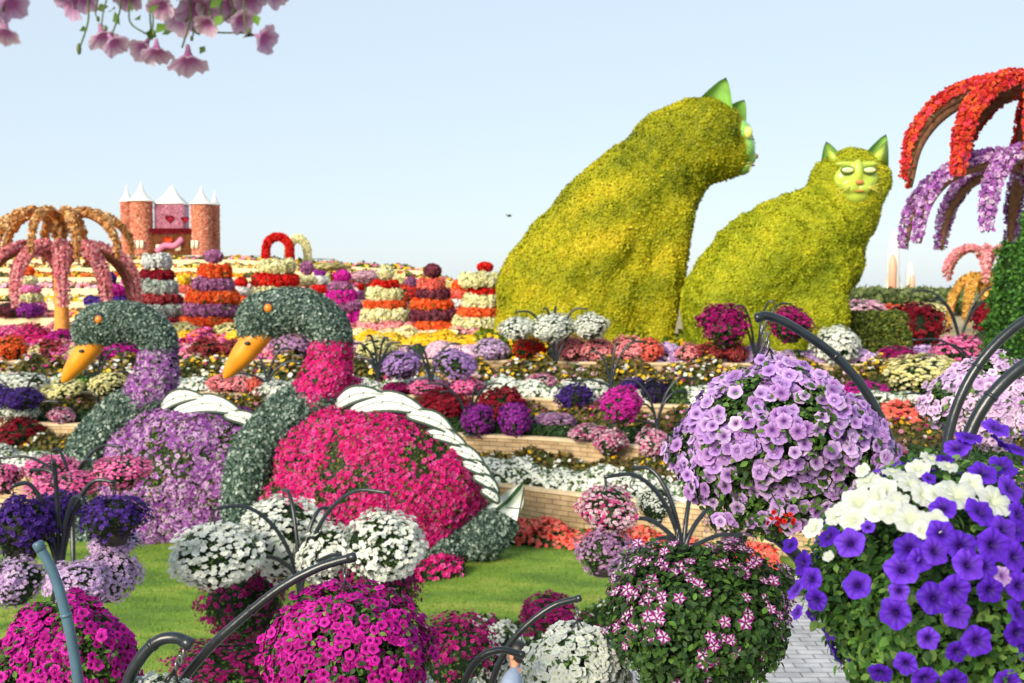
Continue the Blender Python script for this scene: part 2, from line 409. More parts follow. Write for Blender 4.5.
def ball_pts(n, seed, cover_=.6, low=.1, rad=(.93, 1.05), patch=.35):
    rng = np.random.default_rng(seed); u = usphere(n*5, rng)
    p = np.clip(cover_+.75*(u[:, 2]+.25), low, 1)
    p *= np.where(noise3(u, seed+5, 1, 4) < -patch*1.2, .25, 1)
    u = u[rng.random(len(u)) < p][:n]
    P = ball_shape(u, seed)*rng.uniform(*rad, len(u))[:, None]
    return P, u, rng
_ball = {}
def ball(kind, seed=0, nfl=430, fs=.095, nleaf=1500, ls=.085, tm=None, cover_=.6, patch=.35):
    nfl = int(nfl*1.5); key = (kind, seed, nfl, fs, nleaf, cover_)
    if key in _ball: return _ball[key]
    rim, cen, lf = K[kind]; P, u, rng = ball_pts(nfl, seed*13+len(kind), cover_, rad=(.94, 1.1), patch=patch)
    sd_ = seed*13+len(kind)
    N = u+np.array([0, 0, .25]); n = len(P)
    V, T, C = inst(tm or T_MID, P, N, fs*rng.uniform(.75, 1.15, n), .35, pick([cen], n, rng), pick(rim, n, rng), rng)
    bl = mesh_tri('blossoms', V, T, C, M['petal'])
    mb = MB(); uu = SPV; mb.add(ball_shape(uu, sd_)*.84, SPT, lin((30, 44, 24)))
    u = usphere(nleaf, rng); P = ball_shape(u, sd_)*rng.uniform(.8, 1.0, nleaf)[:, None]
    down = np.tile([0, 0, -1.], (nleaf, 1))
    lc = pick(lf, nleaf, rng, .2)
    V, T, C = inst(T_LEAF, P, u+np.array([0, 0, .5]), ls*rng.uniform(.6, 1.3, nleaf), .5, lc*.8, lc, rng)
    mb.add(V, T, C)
    fo = mb.mesh('foliage', M['leaf']); _ball[key] = (fo, bl); return _ball[key]
def hanger(par, top, tip, z0):
    mb = MB(); 
    tube(mb, [top, (np.asarray(top)+tip)/2, tip], .008, 5)
    link('hanger', mb.mesh('hanger', M['chain']), par)
seedc = [0]
def basket(px, py, bw, bh, Y, kind, label, group=None, cat='flower basket', name='flower_basket', tip=None, seed=None, wid=.95, pot=True, **kw):
    """px,py centre; bw,bh size in photo pixels at distance Y"""
    c = pix(px, py, Y); rx = bw*.5*Y/F; rz = bh*.5*Y/F
    seedc[0] += 1; s = (seedc[0] % 3) if seed is None else seed
    t = thing(name, label, cat, (c.x, c.y, c.z-rz), 0, group)
    fo, bl = ball(kind, s, **kw); rot = random.uniform(0, 6.28) if kw.get('patch', 0) == 0 or True else 0
    tx_, ty_ = random.uniform(-.16, .16), random.uniform(-.16, .16)
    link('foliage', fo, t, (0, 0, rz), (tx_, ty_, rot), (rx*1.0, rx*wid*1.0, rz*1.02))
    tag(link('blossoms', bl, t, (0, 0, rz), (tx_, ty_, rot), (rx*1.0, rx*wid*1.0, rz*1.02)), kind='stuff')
    if tip is not None:
        tp = pix(tip[0], tip[1], Y)-Vector((c.x, c.y, c.z-rz)); hanger(t, (0, 0, rz*1.4), np.array(tp), 0)
    if pot and name == 'flower_basket':
        mb = MB(); k = rx*.52; lathe(mb, [(0, 0), (k*.7, 0), (k, rz*.7), (k*.9, rz*.72)], 14)
        link('pot', mb.mesh('pot', M['pot']), t, (0, 0, rz*.02))
    return t
def shrub(px, pyb, bw, bh, kind, label, group=None, name='flower_shrub', cat='flower shrub', Y=None, **kw):
    """px centre, pyb bottom pixel: stands on the land"""
    if Y is None:
        g = hit(px, pyb); Y = g.y
    else: g = Vector((pix(px, pyb, Y).x, Y, 0)); g.z = pix(px, pyb, Y).z
    rx = bw*.5*Y/F; rz = bh*.5*Y/F
    t = thing(name, label, cat, (g.x, g.y+rx*.3, g.z), 0, group); seedc[0] += 1
    fo, bl = ball(kind, seedc[0] % 3, **kw); rot = random.uniform(0, 6.28)
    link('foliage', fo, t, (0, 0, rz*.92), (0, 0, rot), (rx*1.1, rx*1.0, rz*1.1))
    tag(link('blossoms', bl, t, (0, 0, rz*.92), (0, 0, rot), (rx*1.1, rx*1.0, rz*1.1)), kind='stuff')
    lz = land(g.x, g.y+rx*.3)
    if g.z > lz+.1:
        mb = MB(); tube(mb, [(0, 0, lz-g.z), (0, 0, rz*.4)], .05, 6); link('stem', mb.mesh('stem', M['stem']), t)
    return t
def stand(hub, Y, tips, label, r=.022, name='basket_stand', base=None, mat='pipe', group='black curved arm stands that carry the baskets', lift=.55):
    h = pix(hub[0], hub[1], Y); gz = land(h.x, h.y) if base is None else base; r = max(.022, 1.15*Y/F)
    t = thing(name, label, 'basket stand', (h.x, h.y, gz), 0, group); o = Vector((h.x, h.y, gz))
    mb = MB(); tube(mb, [(0, 0, 0), (0, 0, (h.z-gz)*.5), (0, 0, h.z-gz+.04)], [r*1.7, r*1.5, r*1.5], 10)
    lathe(mb, [(0, .03), (r*6, .03), (r*6, 0)], 12)
    link('post', mb.mesh('post', M[mat], True), t)
    for tp in tips:
        dy = tp[2] if len(tp) > 2 else random.uniform(-.25, .25)
        p = pix(tp[0], tp[1], Y+dy)-o; a = Vector((0, 0, h.z-gz))
        d = p-a; side = Vector((d.x, d.y, 0)); up = max(d.z, .1)
        pts = [a-Vector((0, 0, .12)), a+side*.08+Vector((0, 0, up*.3)), a+side*.3+Vector((0, 0, up*(.74))), a+side*.62+Vector((0, 0, up*.98+.02)), p]
        mb = MB(); tube(mb, catmull(pts, 5), [r*1.25, r*1.1, r, r*.85], 8)
        am = link('arm', mb.mesh('arm', M[mat], True), t)
        hk = np.array(p); mb = MB(); tube(mb, catmull([hk+np.array([0, 0, 0]), hk+np.array([.01, 0, -.08]), hk+np.array([-.02, 0, -.17]), hk+np.array([.02, 0, -.22])], 4), r*.3, 5); link('hook', mb.mesh('hook', M['chain']), am)
    return t
def bed(name, label, pts, width, height, n, mix, leafk=GREEN, fs=.07, nl=None, ls=.14, cat='flower bed', stuff=True, world=False, back=True, tm=None):
    """mounded strip; pts pixels of the front foot (or world xyz)"""
    P = [np.array(p, float) if world else np.array(hit(*p)) for p in pts]; P = np.array(catmull(P, 8))
    if not world: P[:, 2] = [land(a, b+.2) for a, b in P[:, :2]]
    L = np.linalg.norm(np.diff(P[:, :2], axis=0), axis=1); cum = np.r_[0, np.cumsum(L)]
    rng = np.random.default_rng(len(name)*7+int(abs(P[0, 0]*31)))
    def at(s, a, k=1.0):
        x = np.interp(s, cum, P[:, 0]); y = np.interp(s, cum, P[:, 1]); z = np.interp(s, cum, P[:, 2])
        hn = 1+.22*np.sin(s*2.3)+.15*np.sin(s*5.9+1)
        return np.stack([x, y+width*.5*(1-np.cos(a)*k), z+height*hn*np.sin(a)*k], 1)
    m = max(8, int(cum[-1]/.5)); S = np.linspace(0, cum[-1], m); mb = MB(); A = np.linspace(0, np.pi, 7)
    V = np.concatenate([at(np.full(7, s), A, .85) for s in S]); T = []
    for i in range(m-1):
        for j in range(6):
            p = i*7+j; T += [(p, p+7, p+8), (p, p+8, p+1)]
    mb.add(V, T, lin((44, 56, 30)))
    nl = nl or n
    s = rng.uniform(0, cum[-1], nl); a = np.arccos(rng.uniform(-1, 1, nl)); Pp = at(s, a, rng.uniform(.75, 1, nl))
    N = np.stack([0*a, -np.cos(a), np.sin(a)], 1); lc = pick(leafk, nl, rng, .2)
    mb.add(*inst(T_LEAF, Pp, N, ls*rng.uniform(.6, 1.3, nl), .7, lc*.8, lc, rng))
    for kind, frac in mix:
        q = int(n*frac); s = rng.uniform(0, cum[-1], q)
        s = s[np.sin(s*1.7+len(kind))+np.sin(s*.73) > -1.35]; q = len(s)
        a = np.arccos(rng.uniform(-1, 1, q)); Pp = at(s, a, rng.uniform(.95, 1.1, q))
        N = np.stack([0*a, -np.cos(a), np.sin(a)+.4], 1)
        mb.add(*inst(tm or T_MINI, Pp, N, fs*rng.uniform(.7, 1.2, q), .4, pick([K[kind][1]], q, rng), pick(K[kind][0], q, rng), rng))
    o = link(name, mb.mesh(name, M['leaf']))
    return tag(o, label, cat, kind='stuff' if stuff else None)

# ------------------------------------------------------------------ ground, lawn, path, terraces
def strip_mesh(name, A, B, zA, zB, mat):
    xs = np.linspace(max(A[0][0], B[0][0]), min(A[-1][0], B[-1][0]), 60)
    V = []; Fc = []
    for x in xs:
        V.append((x, np.interp(x, [p[0] for p in A], [p[1] for p in A]), zA)); V.append((x, np.interp(x, [p[0] for p in B], [p[1] for p in B]), zB))
    for i in range(len(xs)-1): Fc.append((2*i, 2*i+2, 2*i+3, 2*i+1))
    me = bpy.data.meshes.new(name); me.from_pydata(V, [], Fc); me.update(); me.materials.append(mat); return me
M['ground'] = plain('dry_ground', (150, 136, 100), .95, 0, .05, .25, .3)
struct('ground', poly_mesh('ground', [(-3000, -200, PATH_Z-.04), (3000, -200, PATH_Z-.04), (3000, 5000, PATH_Z-.04), (-3000, 5000, PATH_Z-.04)], M['ground']))
struct('path', poly_mesh('path', [(-14, 3, PATH_Z), (20, 3, PATH_Z), (20, 21, PATH_Z), (-14, 19, PATH_Z)], M['paving']))
# lawn with an irregular front edge
lw = [onz(px, py, 0) for px, py in [(1100, 560), (900, 575), (700, 600), (640, 622), (560, 634), (480, 638), (430, 655), (400, 690)]]
lw = [(v.x, v.y) for v in lw]+[(-1.8, 12.6), (-9, 12.2), (-14, 12.2)]
me_pts = [(x, y, 0) for x, y in lw]+[(-14, 27, 0)]+[(p[0], p[1]+.1, 0) for p in W[0] if -14 < p[0] < 16]
me_pts = me_pts+[(me_pts[0][0]+4, me_pts[-1][1], 0)]
lawn = struct('lawn', poly_mesh('lawn', me_pts, M['lawn']))
mb = MB()
for (x0, y0), (x1, y1) in zip(lw[:-1], lw[1:]):
    V = [(x0, y0, PATH_Z), (x1, y1, PATH_Z), (x1, y1, .02), (x0, y0, .02), (x0, y0+.09, .02), (x1, y1+.09, .02)]
    mb.add(V, [(0, 1, 2), (0, 2, 3), (3, 2, 5), (3, 5, 4)], (1, 1, 1))
struct('lawn_kerb', mb.mesh('lawn_kerb', M['cap']))
# grass blades
rng = np.random.default_rng(3); n = 70000
gx = rng.uniform(-9, 4.5, n); gy = rng.uniform(12.4, 24.5, n)
frontx = np.interp(gx, [p[0] for p in lw[::-1]], [p[1] for p in lw[::-1]])
k = (gy > frontx+.05) & (gy < np.interp(gx, [p[0] for p in W[0]], [p[1] for p in W[0]])); gx, gy = gx[k], gy[k]; n = len(gx)
Pp = np.stack([gx, gy, 0*gx], 1); N = rng.normal(size=(n, 3)); N[:, 2] = 0
gc = pick([(100, 136, 42), (128, 158, 52), (112, 146, 46), (146, 160, 70)], n, rng, .15)
V, T, C = inst((np.array([(-.12, 0, 0), (.12, 0, 0), (0, 1, .3)]), np.array([(0, 1, 2)]), np.array([0, 0, 1.])), Pp, N, .045*rng.uniform(.6, 1.4, n), .05, gc*.8, gc, rng, along=np.tile([0, 0, 1.], (n, 1)))
tag(link('grass', mesh_tri('grass', V, T, C, M['leaf'])), 'short mown green grass covering the lawn', 'grass', kind='stuff')
Zs = [Z1, Z2, Z3]
for i in range(3): struct(['lower_terrace', 'middle_terrace', 'upper_terrace'][i], strip_mesh('terrace', [(p[0], p[1]+.28) for p in W[i]], [(p[0], p[1]+.1) for p in W[i+1]], Zs[i]-.06, Zs[i]-.06, M['soil']))
far = [(p[0], p[1]+.28, Z4-.06) for p in W[3]]
struct('garden_plateau', poly_mesh('plateau', [(-400, far[0][1], Z4-.06)]+far+[(400, far[-1][1], Z4-.06), (3000, 4800, Z4-.06), (-3000, 4800, Z4-.06)], M['ground']))
def wall(line, z0, z1, label, th=.26):
    t = thing('retaining_wall', label, 'wall', (line[3][0], line[3][1], z0), 0, 'curved stone retaining walls of the terraces'); ox, oy = line[3][0], line[3][1]
    P = np.array(catmull([(x, y, 0) for x, y in line], 6))[:, :2]; cum = np.r_[0, np.cumsum(np.linalg.norm(np.diff(P, axis=0), axis=1))]
    def prism(name, a, b, za, zb, mat):
        V = []; Fc = []; uv = []
        for (x, y) in P: V += [(x-ox, y+a-oy, za-z0), (x-ox, y+a-oy, zb-z0), (x-ox, y+b-oy, zb-z0), (x-ox, y+b-oy, za-z0)]
        vv = [za, zb, zb+abs(b-a), za]
        for i in range(len(P)-1):
            for j in range(4):
                k = (j+1) % 4; Fc.append((4*i+j, 4*i+k, 4*i+4+k, 4*i+4+j)); v0 = vv[j]; v1 = vv[k] if j != 3 else za
                uv += [(cum[i], v0), (cum[i], v1), (cum[i+1], v1), (cum[i+1], v0)]
        me = bpy.data.meshes.new(name); me.from_pydata(V, [], Fc); me.update(); l = me.uv_layers.new(name='UV')
        for i, u in enumerate(uv): l.data[i].uv = u
        me.materials.append(mat); link(name, me, t)
    prism('stonework', 0, th, z0-.05, z1-.07, M['brick']); prism('capstone', -.035, th+.02, z1-.07, z1, M['cap'])
wall(W[0], 0, Z1, 'lowest curved beige stone wall, at the back edge of the lawn')
wall(W[1], Z1-.06, Z2, 'second beige stone wall, behind the bed of small white flowers')
wall(W[2], Z2-.06, Z3, 'third beige stone wall, behind the crimson and purple baskets')
wall(W[3], Z3-.06, Z4, 'highest low beige stone wall, just in front of the topiary cats')
# hill steps on the left
stepcol = [([('pinkcoral', .5), ('orange', .3), ('yellow', .2)], OLIVE), ([('yellow', .6), ('white', .3)], OLIVE), ([('palepink', .5), ('coral', .3)], OLIVE), ([('orange', .4), ('yellow', .4)], OLIVE), ([('cream', .4), ('yellow', .3), ('red', .1)], OLIVE), ([('yellow', .3), ('pink', .2)], GREEN)]
for kk in range(6):
    y = 60+6.5*kk; z0 = Z4+.8*kk; z1 = z0+.8
    xs = [(-.6)*y, -.25*y, -.08*y, .02*y]; zz = [1, 1, .8, 0.02]
    V = []; Fc = []
    for x, a in zip(xs, zz): 
        b0 = Z4+.8*kk*a; b1 = Z4+.8*(kk+1)*a
        V += [(x, y, b0-.1), (x, y, b1), (x*1.0+x/y*6.7, y+6.7, b1)]
    for i in range(3): Fc += [(3*i, 3*i+3, 3*i+4, 3*i+1), (3*i+1, 3*i+4, 3*i+5, 3*i+2)]
    me = bpy.data.meshes.new('bank'); me.from_pydata(V, [], Fc); me.update(); me.materials.append(M['cream'])
    struct('hill_terrace', me)
    bp_ = [(x+x/y*1.2, y+1.2, Z4+.8*(kk+1)*a-.05) for x, a in zip(np.linspace(-.55*y, .01*y, 12), np.interp(np.linspace(-.55, .01, 12), [-.6, -.25, -.08, .02], zz))]
    bed('flower_bed', ['yellow and cream flower strip on the lowest step of the left hill', 'bright yellow flower strip on the second step of the hill', 'cream flower strip on the third step of the hill', 'yellow flower strip on the fourth step of the hill', 'pale flower strip on the fifth step of the hill', 'green and yellow strip on the hilltop below the castle'][kk], bp_, 4.2, .35, 5500, stepcol[kk][0], stepcol[kk][1], .16, 4500, .28, world=True)

# ------------------------------------------------------------------ topiary cats
def topiary(label, ox, Y, base_px, parts, legs, n, pal, name='cat_topiary', seed=1, ls=.24):
    s = Y/F; org = pix(ox, base_px, Y); org.z = Z4-.06
    t = thing(name, label, 'topiary', org, 0, 'giant seated cat topiaries')
    L = lambda px, py, y=0: np.array([(px-ox)*s, y*s, (base_px-py)*s])
    pr = []
    for (px, py, r, yf, y) in parts: pr.append((L(px, py, y), (r*s, r*s*yf, r*s)))
    for pts, rad in legs: pr += chain([L(*p) for p in pts], [r*s for r in rad], 6)
    V, T = blob(pr, .2, 9)
    rng = np.random.default_rng(seed)
    ctr_ = V.mean(0); dv = V-ctr_; dv /= np.linalg.norm(dv, axis=1)[:, None]
    V = V+dv*(noise3(V, seed, .08, .9)+noise3(V, seed+3, .08, 3.2))[:, None]
    P, N = sample(V, T, n, rng)
    # clumpy relief
    P2 = P+N*rng.uniform(-.03, .12, n)[:, None]
    f = noise3(P, seed+9, 1, .5)+noise3(P, seed+19, .9, 2.2)+noise3(P, seed+29, .6, 5)+.22*rng.normal(size=n)
    pal_ = np.array([lin(c) for c in pal]); q = (f-f.min())/(f.max()-f.min()); idx = q*(len(pal)-1)
    c = np.stack([np.interp(idx, range(len(pal)), pal_[:, j]) for j in range(3)], 1)*(1+.1*rng.normal(size=(n, 1)))
    c = np.clip(c, 0.005, .9)
    mb = MB(); mb.add(V, T, lin((112, 108, 20)))
    mb.add(*inst(T_QUAD, P2, N, ls*rng.uniform(.5, 1.4, n), .34, c*.97, c, rng))
    link('body', mb.mesh('body', M['leaf']), t)
    return t, L, s
CATPAL = [(104, 120, 20), (120, 134, 20), (150, 160, 26), (174, 178, 34), (192, 190, 40), (214, 206, 56)]
CATPAL1 = [(102, 114, 18), (116, 126, 18), (152, 156, 24), (180, 176, 30), (200, 188, 36), (222, 204, 50)]
t, L, s = topiary('taller olive yellow cat topiary seated in profile, facing right', 610, 43, 350,
  [(560, 290, 62, .95, 0), (566, 330, 70, .95, 0), (606, 232, 62, .9, 0), (583, 258, 62, .9, 0), (626, 208, 56, .88, 0), (612, 290, 58, .85, 0), (640, 188, 50, .85, 0), (668, 150, 41, .8, 0), (681, 160, 35, .8, 0), (671, 186, 29, .8, 0), (659, 212, 33, .8, 0), (700, 138, 41, .9, 0), (720, 147, 30, .85, 0), (737, 148, 15, .9, 0)],
  [([(662, 215, -14), (656, 290, -18), (650, 350, -18)], [28, 20, 19]), ([(655, 220, 14), (650, 290, 18), (644, 350, 18)], [26, 20, 19]), ([(560, 340, -50), (620, 348, -52)], [24, 18])], 340000, CATPAL1, seed=2, ls=.075)
def ear(t, L, s, base, tip, w, y, mat, inner=None, face=-1):
    mb = MB(); b = L(*base, y); tp = L(*tip, y); ax = tp-b; ln = np.linalg.norm(ax); ax /= ln; sx = np.cross([0, 1, 0], ax)
    V = []; T = []
    m = 7
    for i in range(m+1):
        f = i/m; hw = w*s*(1-f)**.75*(1-.0*f); c = b+ax*ln*f
        for j in range(9):
            a = math.pi*(j/8-.5); V.append(c+sx*hw*math.sin(a)+np.array([0, 1, 0])*(hw*.75*math.cos(a)))
    for i in range(m):
        for j in range(8):
            p = i*9+j; T += [(p, p+1, p+10), (p, p+10, p+9)]
    k = len(V)
    mb.add(V, T)
    V2 = [v+np.array([0, -.12*s*10*.1, 0]) for v in V]; mb.add(V2, [t_[::-1] for t_ in T])
    return link('ear', mb.mesh('ear', mat, True), t)
ear(t, L, s, (708, 116), (721, 80), 22, -14, M['mask']); ear(t, L, s, (736, 112), (745, 97), 13, 14, M['mask'])
mb = MB()
Vf, Tf = blob([(L(*c), np.array(r)*s) for c, r in [((737, 134, 0), (13, 21, 15)), ((740, 148, 0), (13, 20, 16)), ((745, 156, 0), (9.5, 12, 9)), ((739, 166, 0), (10.5, 13, 8))]], .06, 5); mb.add(Vf, Tf)
fm = link('face', mb.mesh('face', M['mask'], True), t)
for c in ((742, 134, -18), (742, 134, 18)):
    mb = MB(); ell(mb, L(*c), np.array((4.6, 4, 6))*s); link('eye', mb.mesh('eye', M['cateye'], True), fm)
mb = MB(); ell(mb, L(754, 155, 0), np.array((2.6, 4, 2.6))*s); link('nose', mb.mesh('nose', M['nose'], True), fm)
mb = MB(); ell(mb, L(748, 164, 0), np.array((5.5, 7, 1.2))*s); link('mouth', mb.mesh('mouth', M['nose'], True), fm)
for dx, dy in ((-8, 2), (-10, 6), (-6, 10)): mb = MB(); tube(mb, [L(748, 162, -10), L(748+dx, 162+dy, -26)], .014, 5); link('whisker', mb.mesh('whisker', M['whisker']), fm)
t, L, s = topiary('shorter yellow green cat topiary with its face turned to the front', 770, 41, 345,
  [(728, 295, 46, 1, 0), (738, 330, 52, 1, 0), (762, 255, 50, 1, 0), (745, 276, 50, 1, 0), (786, 240, 49, .98, 0), (790, 300, 46, .95, 0), (808, 226, 46, .95, 0), (838, 205, 36, .9, 0), (847, 186, 31, 1, -4), (848, 168, 28, .95, -4), (829, 170, 21, 1, -4), (869, 170, 18, 1, -4), (828, 250, 34, .8, 0), (815, 290, 24, .8, 0)],
  [([(820, 240, -14), (820, 290, -20), (818, 347, -20)], [24, 18, 17]), ([(808, 240, 14), (800, 290, 16), (798, 347, 16)], [24, 20, 18]), ([(735, 338, -40), (780, 344, -44)], [20, 14])], 290000, CATPAL, seed=5, ls=.068)
for bx, tx, tyy, ww in ((829, 821, 133, 14), (868, 880, 126, 16)):
    e_ = ear(t, L, s, (bx, 158), (tx, tyy), ww, -8, M['mask'])
    mb = MB(); tp = L(tx, tyy+6, -10)
    V = [L(bx-ww*.62, 154, -17), L(bx+ww*.62, 154, -17), tp+np.array([0, -.1, 0]), L(bx, 152, -20)]
    mb.add(V, [(0, 1, 3), (0, 3, 2), (3, 1, 2), (0, 2, 1)]); link('inner_ear', mb.mesh('inner_ear', M['mask2']), e_)
mb = MB(); dxf = -9; dyf = -7
pass
Vf, Tf = blob([(L(c[0]+dxf, c[1], c[2]+dyf), np.array(r)*s) for c, r in [((853, 172, -23), (22, 8, 15)), ((853, 188, -25), (12, 7, 8)), ((853, 166, -28), (5.5, 6, 13)), ((842, 158, -25), (11, 5, 3)), ((864, 158, -25), (11, 5, 3)), ((847, 181.5, -29), (8, 6, 5.5)), ((859, 181.5, -29), (8, 6, 5.5))]], .06, 4); mb = MB(); mb.add(Vf, Tf)
fm = link('face', mb.mesh('face', M['mask2'], True), t)
for ex in (842.5, 863.5):
    mb = MB(); ell(mb, L(ex+dxf, 164.5, -31+dyf), np.array((7.2, 3, 4.4))*s); er = link('eye_rim', mb.mesh('eye_rim', M['rim'], True), fm)
    mb = MB(); ell(mb, L(ex+dxf, 164.5, -32.2+dyf), np.array((5.8, 2.6, 2.7))*s); link('eye', mb.mesh('eye', M['cateye2'], True), er)
mb = MB(); ell(mb, L(853+dxf, 176, -35+dyf), np.array((4.2, 1.8, 2.4))*s); link('nose', mb.mesh('nose', M['nose'], True), fm)
mb = MB(); ell(mb, L(853+dxf, 184.5, -35+dyf), np.array((5, 1.2, .9))*s); link('mouth', mb.mesh('mouth', M['nose'], True), fm)
for sg in (-1, 1):
    for dz in (-3, 1, 5): mb = MB(); tube(mb, [L(853+dxf+sg*7, 181, -33+dyf), L(853+dxf+sg*14, 181+dz*.5, -37+dyf), L(853+dxf+sg*22, 181+dz*1.6, -35+dyf)], .012, 5); link('whisker', mb.mesh('whisker', M['whisker']), fm)

# ------------------------------------------------------------------ flower swans
def cover_mesh(V, T, nf, fs, kind, nl, ls, rng, leafk=None, tm=None, patchy=0, tilt=.35, core=(40, 54, 30), pnoise=1):
    mb = MB(); mb.add(V, T, lin(core)); lk = leafk or K[kind][2]
    P, N = sample(V, T, nl, rng); lc = pick(lk, nl, rng, .2)
    mb.add(*inst(T_LEAF, P+N*rng.uniform(0, ls*.5, nl)[:, None], N, ls*rng.uniform(.6, 1.3, nl), .7, lc*.75, lc, rng)); out = [mb]
    if nf:
        mf = MB(); P, N = sample(V, T, nf, rng)
        k = noise3(P, 4, 1, 1.3*pnoise) > -patchy if patchy else np.ones(len(P), bool)
        k |= rng.random(len(P)) < .25; P, N = P[k], N[k]; q = len(P)
        mf.add(*inst(tm or T_MID, P+N*rng.uniform(ls*.2, ls*.7, q)[:, None], N+np.array([0, 0, .25]), fs*rng.uniform(.7, 1.2, q), tilt, pick([K[kind][1]], q, rng), pick(K[kind][0], q, rng), rng)); out.append(mf)
    return out
def swan(label, ox, oy_px, Y, base, kinds, seed, sc=1.0):
    bodyk, neckk = kinds; s = .02*sc
    org = pix(ox, oy_px, Y); org.z = base
    t = thing('flower_swan', label, 'flower sculpture', org, 0, 'large swan sculptures covered in flowers'); rng = np.random.default_rng(seed)
    zb = (H+raydir(ox, oy_px).z*Y/raydir(ox, oy_px).y)-base
    L = lambda px, py, y=0: np.array([(px-350)*s, y*s, (560-py)*s+zb])
    def cov(name, parts, nf, fs, kind, nl, ls, leafk=None, parent=t, patchy=0, vox=.09, core=(40, 54, 30)):
        V, T = blob(parts, vox, 5); o = cover_mesh(V, T, nf, fs, kind, nl, ls, rng, leafk, patchy=patchy, core=core)
        p = link(name, o[0].mesh(name, M['leaf']), parent)
        if nf: tag(link('blossoms', o[1].mesh('blossoms', M['petal']), p), kind='stuff')
        return p
    E = lambda px, py, r, yf=1, y=0: (L(px, py, y), (r*s, r*s*yf, r*s))
    cov('body', [E(312, 452, 40), E(328, 428, 32), E(405, 480, 62), E(350, 478, 60), E(378, 470, 65), E(428, 484, 54), E(322, 492, 52), E(290, 502, 36), E(458, 500, 28), E(350, 446, 44), E(380, 515, 50, 1.1), E(420, 515, 44), E(330, 525, 40, 1.1)], 16500, .05, bodyk, 16000, .065, OLIVE+GREEN, patchy=.55)
    cov('breast', chain([L(322, 396, -4), L(290, 410, -8), L(256, 452, -10), L(246, 500, -4), L(248, 550, 0)], [20*s, 21*s, 22*s, 22*s, 22*s]), 0, 0, 'white', 14000, .085, SILVER, core=(74, 96, 86))
    cov('rump', [E(440, 540, 30, 1.2), E(482, 532, 27, 1.1), E(405, 548, 24, 1.3), E(500, 525, 18)], 0, 0, 'white', 12000, .085, SILVER, core=(74, 96, 86))
    cov('neck', chain([L(333, 346), L(328, 372), L(314, 396, -2)], [20*s, 24*s, 23*s]), 3000, .05, neckk, 2000, .07)
    hd = cov('head', chain([L(334, 350), L(332, 328), L(314, 311), L(290, 308), L(264, 313), L(254, 324)], [17*s, 20*s, 20*s, 21*s, 22*s, 15*s]), 0, 0, 'white', 11000, .07, SILVER, core=(64, 84, 78), vox=.07)
    mb = MB(); tube(mb, catmull([L(268, 322), L(257, 336), L(243, 353), L(231, 368), L(225, 376)], 5), [.6*s*20, .66*s*20, .58*s*20, .36*s*20, .07*s*20], 16)
    bk = link('beak', mb.mesh('beak', M['beak'], True), hd)
    mb = MB(); ell(mb, L(252, 340, -13), np.array((3.2, 1.6, 2))*s); link('nostril', mb.mesh('nostril', M['black'], True), bk)
    for sg in (-1, 1):
        mb = MB(); ell(mb, L(275, 305, sg*19.5), np.array((7.2, 4, 7.2))*s); e_ = link('eye_ring', mb.mesh('eye_ring', M['black'], True), hd)
        mb = MB(); ell(mb, L(275, 305, sg*22), np.array((4.3, 3.4, 4.3))*s); link('eye', mb.mesh('eye', M['eye'], True), e_)
    # metal outline over the head
    mb = MB(); tube(mb, catmull([L(240, 318), L(252, 295), L(285, 285), L(318, 289), L(343, 310), L(353, 345)], 6), .012, 6); link('head_frame', mb.mesh('head_frame', M['frame']), hd)
    fe = [((333, 407), (388, 391), 8), ((352, 408), (433, 412), 10), ((410, 410), (458, 431), 7.5), ((426, 429), (471, 444), 6.5), ((446, 444), (487, 460), 6.5), ((461, 457), (495, 474), 6), ((476, 470), (501, 487), 5.5), ((484, 483), (501, 496), 5)]
    for i, (a, b, wd) in enumerate(fe):
        yy = -14-i*2.2; A = L(*a, yy); B = L(*b, yy); d = B-A; up = np.array([-d[2], 0, d[0]]); up /= np.linalg.norm(up); bow = .16 if i < 2 else .12
        n1 = 12; V = []; edge1 = []; edge2 = []; rib = []
        for q in range(n1+1):
            f = q/n1; c = A+d*f+up*np.linalg.norm(d)*bow*math.sin(math.pi*f); ww = wd*s*(math.sin(math.pi*min(1, f*.9+.1))**.7) if q < n1 else 0.0
            if q == 0: ww *= .5
            for v in (-1, -.5, 0, .5, 1): V.append(c+up*ww*v*.98+np.array([0, -1, 0])*(1-abs(v)**2)*wd*s*.22-np.array([0, 1, 0])*v*-.25*ww)
            edge1.append(V[-5]); edge2.append(V[-1]); rib.append(V[-3]+np.array([0, -.012, 0]))
        T = []
        for q in range(n1):
            for v in range(4):
                p = q*5+v; T += [(p, p+5, p+6), (p, p+6, p+1)]
        V = np.array(V); mb = MB(); mb.add(V, T); mb.add(V+np.array([0, .04, 0]), [x[::-1] for x in T])
        ft = link('wing_feather', mb.mesh('wing_feather', M['feather'], True), t)
        mb = MB(); tube(mb, edge1, .034, 5); tube(mb, edge2, .028, 5); tube(mb, rib, .006, 4)
        for f in (.35, .65):
            q = int(f*n1); tube(mb, [V[q*5+0], V[q*5+5+2]+np.array([0, -.012, 0]), V[q*5+4]], .006, 4)
        link('feather_rim', mb.mesh('feather_rim', M['frame']), ft)
    # upswept tail of fabric
    mb = MB(); sp = catmull([L(455, 512), L(478, 512), L(500, 505), L(516, 492), L(525, 482)], 5)
    tube(mb, sp, [.07, .1, .1, .06, .02], 8); tl = link('tail', mb.mesh('tail', M['green'], True), t)
    P_ = lambda *a: [((x-350)*s, (560-z)*s+zb) for x, z in a]
    mb = MB(); plate(mb, P_((500, 508), (512, 499), (526, 483), (525, 500), (519, 518), (508, 513)), -.22, -.16); plate(mb, P_((487, 507), (505, 492), (523, 480), (508, 498), (497, 506)), -.12, -.07)
    link('tail_panel', mb.mesh('tail_panel', M['feather']), tl)
